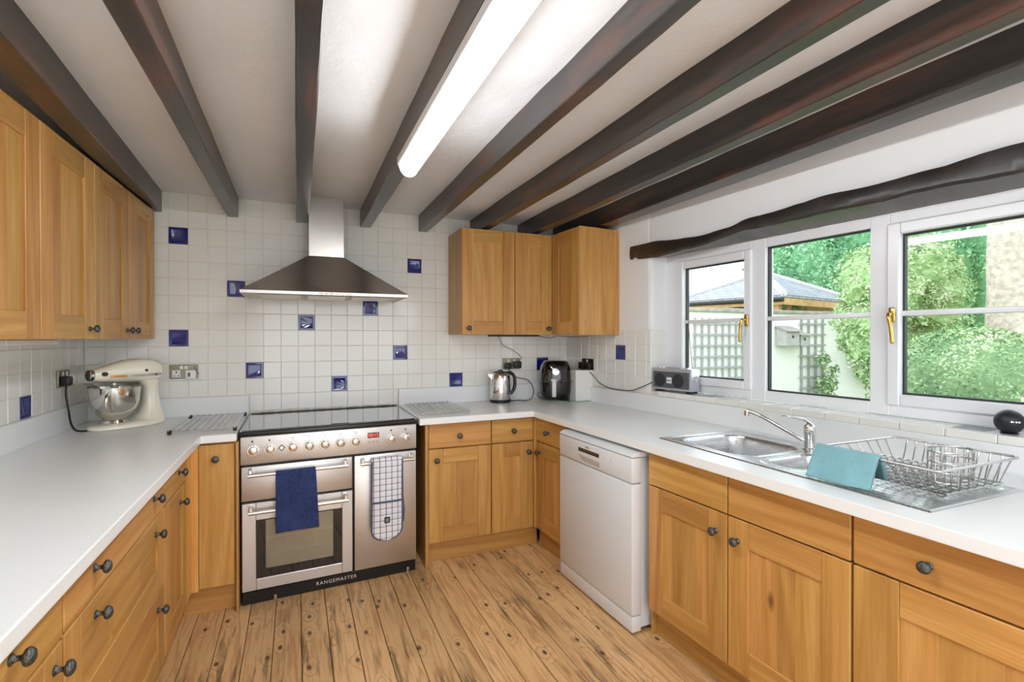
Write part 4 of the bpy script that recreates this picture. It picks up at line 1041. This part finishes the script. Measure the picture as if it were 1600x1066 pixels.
for k, a in enumerate((-2.62, -2.5, -2.32, -2.12)):
    mb = MB(); q = Vector((cos(a)*.0425, sin(a)*.0425, .047)); mb.ball(q, .0026 if k != 1 else .0014, seg=8, rg=6); mb.build('indicator_light', [emit('led_white', (1,1,1,1), 1.2) if k == 0 else bpy.data.materials['led_white']], sp)

# ================================================================== GARDEN BEYOND THE WINDOW
LAWN = plain('lawn_green', lin(120,140,84), .9, var=.3, bscale=5)
mb = MB(); mb.box(3.3, 40, -20, 30, -.3, -.2); struct(mb.build('ground', [LAWN]), 'lawn outside the window')
RENDER = plaster('white_render', lin(246,244,240), .15); COPE = plain('weathered_coping', lin(168,162,156), .9, var=.25, bscale=8)
mb = MB(); mb.box(4.6, 13.5, 3.0, 3.2, -.25, 1.88, 0); mb.box(4.6, 13.5, 2.95, 3.25, 1.88, 1.945, 1, 0, .01)
struct(mb.build('garden_wall', [RENDER, COPE]), 'white rendered garden wall with weathered coping')
TREL = plain('grey_trellis_wood', lin(164,164,164), .85, var=.15, bscale=30)
def trellis(x0, nx, dx, z0, nz, dz, label):
    t = thing('trellis', label, 'trellis', (x0, 2.965, z0)); H = dz*(nz-1); Wd = dx*(nx-1)
    for k in range(nx):
        mb = MB(); mb.box(dx*k-.019, dx*k+.019, 0, .014, -.1, H+.1); mb.build('upright', [TREL], t)
    for k in range(nz):
        mb = MB(); mb.box(-.06, Wd+.06, -.014, 0, dz*k-.017, dz*k+.017); mb.build('crosspiece', [TREL], t)
trellis(7.02, 8, .158, .33, 8, .192, 'wide grey timber trellis on the white garden wall')
trellis(9.66, 4, .2, .05, 9, .205, 'narrow grey timber trellis with a climbing plant on the garden wall')
BIRD = plain('weathered_birdhouse', lin(186,184,182), .9, var=.15, bscale=20)
for lab, x, w, z, h, d in (('larger weathered bird box with sloping roof on the garden wall', 8.98, .34, 1.28, .33, .22), ('smaller weathered bird box right of the larger one', 9.38, .22, 1.28, .24, .2)):
    t = thing('bird_box', lab, 'bird box', (x, 2.985, z))
    mb = MB(); mb.loft([[(0,-d,0),(w,-d,0),(w,0,0),(0,0,0)],[(0,-d,h*.8),(w,-d,h*.8),(w,0,h),(0,0,h)]]); mb.build('body', [BIRD], t)
    mb = MB(); mb.loft([[(-.03,-d-.05,h*.78),(w+.03,-d-.05,h*.78),(w+.03,0,h+.01),(-.03,0,h+.01)],[(-.03,-d-.05,h*.82),(w+.03,-d-.05,h*.82),(w+.03,0,h+.04),(-.03,0,h+.04)]]); mb.build('roof', [COPE], t)
    mb = MB(); mb.cyl((w/2,-d-.004,h*.5), (w/2,-d+.004,h*.5), .028, 16); mb.build('entrance_hole', [BLKPL], t)

def leaves(mb, c, R, n, size, seed, m=0, lump=.25, shell=.5, flat=1.0):
    rd_ = random.Random(seed)
    for _ in range(n):
        while True:
            d = Vector((rd_.uniform(-1,1), rd_.uniform(-1,1), rd_.uniform(-1,1)))
            if .05 < d.length < 1: break
        d.normalize()
        k = 1 + lump*mnoise.noise(d*2.3 + Vector((seed, 0, 0))) + lump*.5*mnoise.noise(d*6 + Vector((0, seed, 0)))
        r = k*(1-shell*rd_.random()**2*.5)
        p = Vector((c[0]+d.x*R[0]*r, c[1]+d.y*R[1]*r, c[2]+d.z*R[2]*r))
        a = Vector((rd_.uniform(-1,1), rd_.uniform(-1,1), rd_.uniform(-1,1)))
        nrm = (d*.7 + a*.8 + Vector((0,0,.35))).normalized(); u = nrm.orthogonal().normalized(); u = (Matrix.Rotation(rd_.random()*6.28, 3, nrm) @ u); w = nrm.cross(u)
        s = size*rd_.uniform(.6, 1.35)
        tn = min(1, max(0, .5 + .55*mnoise.noise(p*(1.1/max(R))*2.5 + Vector((seed,3,1))) + rd_.uniform(-.28, .28)))
        mb.add([p-u*s, p-w*s*.45*flat, p+u*s, p+w*s*.45*flat], [(0,1,2,3)], m, tn)
def crown(mb, c, R, k, seed, lump=.25):
    o = len(mb.v); q = MB(); q.ball((0,0,0), 1, seg=24, rg=14)
    vs = []
    for v in q.v:
        d = Vector(v).normalized(); kk = k*(1 + lump*mnoise.noise(d*2.3 + Vector((seed,0,0))) + lump*.5*mnoise.noise(d*6 + Vector((0,seed,0))))
        vs.append((c[0]+d.x*R[0]*kk, c[1]+d.y*R[1]*kk, c[2]+d.z*R[2]*kk))
    mb.add(vs, q.f, 0, .45)
BARK = plain('pale_bark', lin(196,184,170), .95, var=.3, bump=1.0, bscale=12)
CON = leaf('conifer_leaf', [(.0, lin(86,142,102)), (.5, lin(136,190,142)), (1, lin(190,224,186))])
BOX_ = leaf('clipped_bush_leaf', [(.0, lin(86,124,84)), (.5, lin(148,180,126)), (1, lin(218,226,188))])
PALE = leaf('pale_shrub_leaf', [(.0, lin(122,162,106)), (.5, lin(178,204,148)), (1, lin(226,228,204))])
def atpx(u, D, z): return (.734+D*(.3934+.9194*u), -3.725+D*(.9194-.3934*u), z)
def plant(name, label, cat, loc, blobs, n, size, mat, seed, stem=None, group=None, lump=.25):
    t = thing(name, label, cat, loc, 0, group)
    mb = MB()
    for i, (c, R) in enumerate(blobs):
        crown(mb, c, R, .86, seed+i, lump); leaves(mb, c, R, n, size, seed+i, 0, lump)
    mb.build('foliage', [mat], t, smooth=0, recalc=False)
    mb = MB(); zz = -.22-loc[2]
    st = stem or .05; top = min(b[0][2] for b in blobs)
    mb.tube([(0,0,zz),(st*.3,0,(zz+top)/2),(0,0,max(top, zz+.3))], st, 10, r2=st*.7); mb.build('trunk', [BARK], t, smooth=60)
    return t
# tall conifers at the end of the garden
CN = []
for u, D, r, h, lab in ((.575, 14.5, 1.5, 4.9, 'shorter bright green conifer at the left end of the row behind the gazebo'), (.68, 15, 1.7, 6.6, 'tall green conifer rising behind the gazebo roof'), (.80, 14.5, 1.7, 7.2, 'tall green conifer behind the window mullion right of the gazebo'),
        (.92, 14, 1.7, 7.4, 'tall green conifer behind the pale shrub left of the bare trunk'), (1.03, 14, 1.7, 7.2, 'tall green conifer just right of the bare tree trunk')):
    x, y, z = atpx(u, D, 0); CN.append(((x, y), r, h, lab))
for i, ((x, y), r, h, lab) in enumerate(CN):
    plant('conifer', lab, 'tree', (x, y, 0), [((0, 0, h*.5), (r, r, h*.56))], 17000, .066, CON, 40+i*3, .16, 'conifers at the end of the garden', .3)
# bare trunk of a tall tree
t = thing('tall_tree', 'tall tree with thick pale bare trunk outside the window', 'tree', (11.1, .5, -.22))
mb = MB(); rings = []
for k in range(40):
    z = 8*k/39; r0 = .35*(1-.25*min(1, z/2.5)) - .006*z
    rings.append([(r0*(1+.06*mnoise.noise(Vector((cos(a)*2, sin(a)*2, z*1.7))))*cos(a)-.02*z, r0*(1+.06*mnoise.noise(Vector((cos(a)*2, sin(a)*2, z*1.7))))*sin(a), z) for a in [2*pi*q/24 for q in range(24)]])
mb.loft(rings); mb.build('trunk', [BARK], t, smooth=60)
mb = MB(); crown(mb, (0,0,8.6), (2.6,2.6,1.6), .85, 90); leaves(mb, (0,0,8.6), (2.6,2.6,1.6), 2500, .16, 90); mb.build('foliage', [CON], t, smooth=0, recalc=False)
plant('clipped_bush', 'large rounded clipped bush outside the right window light', 'bush', (6.98, -.94, 0), [((0,0,.72), (.90,.90,.80))], 30000, .021, BOX_, 61, .06, None, .08)
px_ = atpx(.80, 9.6, 0); plant('pale_shrub', 'loose pale green shrub behind the clipped bush', 'shrub', (px_[0], px_[1], 0), [((0,0,2.45),(.75,.75,1.0)), ((.2,.5,1.5),(.8,.7,.9))], 12000, .036, PALE, 71, .05, None, .4)
px_ = atpx(.715, 7.6, 0); plant('leaning_shrub', 'light green shrub hanging in front of the white garden wall', 'shrub', (px_[0], px_[1], 0), [((.05,0,2.3),(.5,.45,.55)), ((-.05,.1,1.55),(.36,.36,.5)), ((.1,0,1.0),(.25,.25,.35))], 4200, .032, PALE, 81, .04, None, .45)
t = thing('climbing_plant', 'small climbing plant growing up the narrow trellis', 'plant', (9.96, 2.93, -.2))
mb = MB()
for c, R, n in (((.12,-.17,.75),(.30,.12,.28),330), ((.02,-.15,1.22),(.2,.1,.14),150), ((-.05,-.15,.4),(.22,.1,.22),150), ((.38,-.12,1.0),(.16,.07,.16),50)): leaves(mb, c, R, n, .045, 5, 0, .4, 1.6)
mb.build('foliage', [BOX_], t, smooth=0, recalc=False)
mb = MB(); mb.tube(bez([(0,-.12,0),(.04,-.12,.5),(-.02,-.12,1.0),(.03,-.12,1.4)],5), .01, 6); mb.build('stem', [BARK], t)

# gazebo with slate hip roof behind the garden wall
SLATE = NT('grey_slate'); br = SLATE.new('ShaderNodeTexBrick', Scale=1.0); br.inputs['Color1'].default_value = lin(150,152,160); br.inputs['Color2'].default_value = lin(172,174,182); br.inputs['Mortar'].default_value = lin(104,106,114)
br.inputs['Mortar Size'].default_value = .012; br.inputs['Brick Width'].default_value = .30; br.inputs['Row Height'].default_value = .17
uvn = SLATE.n.new('ShaderNodeUVMap'); SLATE.link(uvn.outputs[0], br.inputs['Vector']); SLATE.color(br.outputs['Color']); SLATE.set(Roughness=.6)
TIMB = plain('garden_timber', lin(206,164,112), .7, var=.2, bscale=9)
GA = radians(12); G = 3.1; G2 = 2.4; gz = thing('gazebo', 'timber gazebo with grey slate hipped roof behind the garden wall', 'gazebo', (10.0, 3.75, -.22), GA)
ze = 2.53; hh = .70
ov = .2
# local frame: the near corner is (0,0); x runs right, y away
E_ = [(-ov, -ov), (G+ov, -ov), (G+ov, G2+ov), (-ov, G2+ov)]; apx = (G/2, G2/2)
vs = [(E_[0][0],E_[0][1],ze),(E_[1][0],E_[1][1],ze),(E_[2][0],E_[2][1],ze),(E_[3][0],E_[3][1],ze),(apx[0],apx[1],ze+hh)]
me = bpy.data.meshes.new('roof'); me.from_pydata(vs+[(v[0],v[1],v[2]-.05) for v in vs], [], [(0,1,4),(1,2,4),(2,3,4),(3,0,4),(1,0,5,6),(2,1,6,7),(3,2,7,8),(0,3,8,5),(6,5,9),(7,6,9),(8,7,9),(5,8,9)])
uv = me.uv_layers.new()
for p in me.polygons:
    pv = [me.vertices[i].co for i in p.vertices]
    e = (pv[1]-pv[0]).normalized(); nn = p.normal.normalized(); w_ = nn.cross(e)
    for li, q in zip(p.loop_indices, pv): uv.data[li].uv = ((q-pv[0]).dot(e), (q-pv[0]).dot(w_))
me.materials.append(SLATE.mat); rf = link('roof', me, gz)
for i in range(4):
    a, b = Vector(vs[i]), Vector(vs[4]); mb = MB(); mb.tube([a+Vector((0,0,.02)), b+Vector((0,0,.03))], .07, 8); mb.build('hip_tile', [plain('hip_grey', lin(206,204,206), .7) if i == 0 else bpy.data.materials['hip_grey']], rf)
mb = MB()
for (a, b) in ((E_[0],E_[1]),(E_[1],E_[2]),(E_[2],E_[3]),(E_[3],E_[0])):
    d = Vector((b[0]-a[0], b[1]-a[1], 0)).normalized(); n_ = Vector((-d.y, d.x, 0))*.06
    P = [Vector((a[0],a[1],0))+n_*.2, Vector((b[0],b[1],0))+n_*.2, Vector((b[0],b[1],0))+n_*1.0, Vector((a[0],a[1],0))+n_*1.0]
    mb.prism([(p.x,p.y) for p in P], ze-.2, ze-.06)
mb.build('fascia', [TIMB], gz)
mb = MB(); mb.tube([(-ov-.06,-ov-.02,ze-.10),(-ov-.06,G2+ov,ze-.08)], .05, 10); mb.build('gutter', [BLKPL], gz)
for x, y in ((.05,.05),(G-.05,.05),(.05,G2-.05),(G-.05,G2-.05)):
    mb = MB(); mb.box(x-.06, x+.06, y-.06, y+.06, 0, ze-.1, 0, 0, .008); mb.build('post', [TIMB], gz)
for p in (((.05,.05,ze-.7),(.6,.05,ze-.15)), ((.05,.05,ze-.7),(.05,.6,ze-.15)), ((G-.05,.05,ze-.7),(G-.6,.05,ze-.15))):
    mb = MB(); mb.tube(p, .05, 4); mb.build('brace', [TIMB], gz)
mb = MB()
for k in range(5): mb.box(.12, G-.12, G2-.06, G2-.03, ze-.85+k*.14, ze-.725+k*.14)
mb.build('side_boards', [TIMB], gz)

# ================================================================== CAMERA, LIGHT, RENDER SETTINGS
cd = bpy.data.cameras.new('camera'); cam = bpy.data.objects.new('camera', cd); COL.objects.link(cam)
Rr, Ru, Rf = Vector((.919364560, -.393405502, -.000957795)), Vector((.00290025766, .00434313289, .999986363)), Vector((.393395978, .919354800, -.00513389977))
m3 = Matrix((Rr, Ru, -Rf)).transposed(); cam.matrix_world = Matrix.Translation((.73454, -3.72474, 1.41936)) @ m3.to_4x4()
cd.sensor_width = 36; cd.lens = 786.1214*36/1600; cd.clip_start = .05; cd.clip_end = 200
scene.camera = cam

w = bpy.data.worlds.new('world'); scene.world = w; w.use_nodes = True; nt = w.node_tree; bg = nt.nodes['Background']
tc = nt.nodes.new('ShaderNodeTexCoord'); sx = nt.nodes.new('ShaderNodeSeparateXYZ'); nt.links.new(tc.outputs['Generated'], sx.inputs[0])
rp = nt.nodes.new('ShaderNodeValToRGB'); rp.color_ramp.elements[0].position = .45; rp.color_ramp.elements[0].color = (.93,.95,.98,1); rp.color_ramp.elements[1].position = .9; rp.color_ramp.elements[1].color = (.80,.88,1,1)
ad = nt.nodes.new('ShaderNodeMath'); ad.operation = 'MULTIPLY_ADD'; ad.inputs[1].default_value = .5; ad.inputs[2].default_value = .5
nt.links.new(sx.outputs[2], ad.inputs[0]); nt.links.new(ad.outputs[0], rp.inputs[0]); nt.links.new(rp.outputs[0], bg.inputs[0])
bg.inputs[1].default_value = SKY_STRENGTH
def area(name, loc, size, power, color, rot=(0,0,0)):
    l = bpy.data.lights.new(name, 'AREA'); l.shape = 'RECTANGLE'; l.size, l.size_y = size; l.energy = power; l.color = color
    o = bpy.data.objects.new(name, l); COL.objects.link(o); o.location = loc; o.rotation_euler = rot; return o

vs_ = scene.view_settings; vs_.view_transform = 'Standard'; vs_.look = 'None'; vs_.exposure = EXPOSURE; vs_.gamma = 1; vs_.use_curve_mapping = False
cy = scene.cycles
cy.max_bounces = 10; cy.diffuse_bounces = 5; cy.glossy_bounces = 4; cy.transparent_max_bounces = 12; cy.transmission_bounces = 4
cy.sample_clamp_indirect = 6; cy.caustics_reflective = False; cy.caustics_refractive = False; cy.use_denoising = True
try: cy.denoiser = 'OPENIMAGEDENOISE'
except Exception: pass
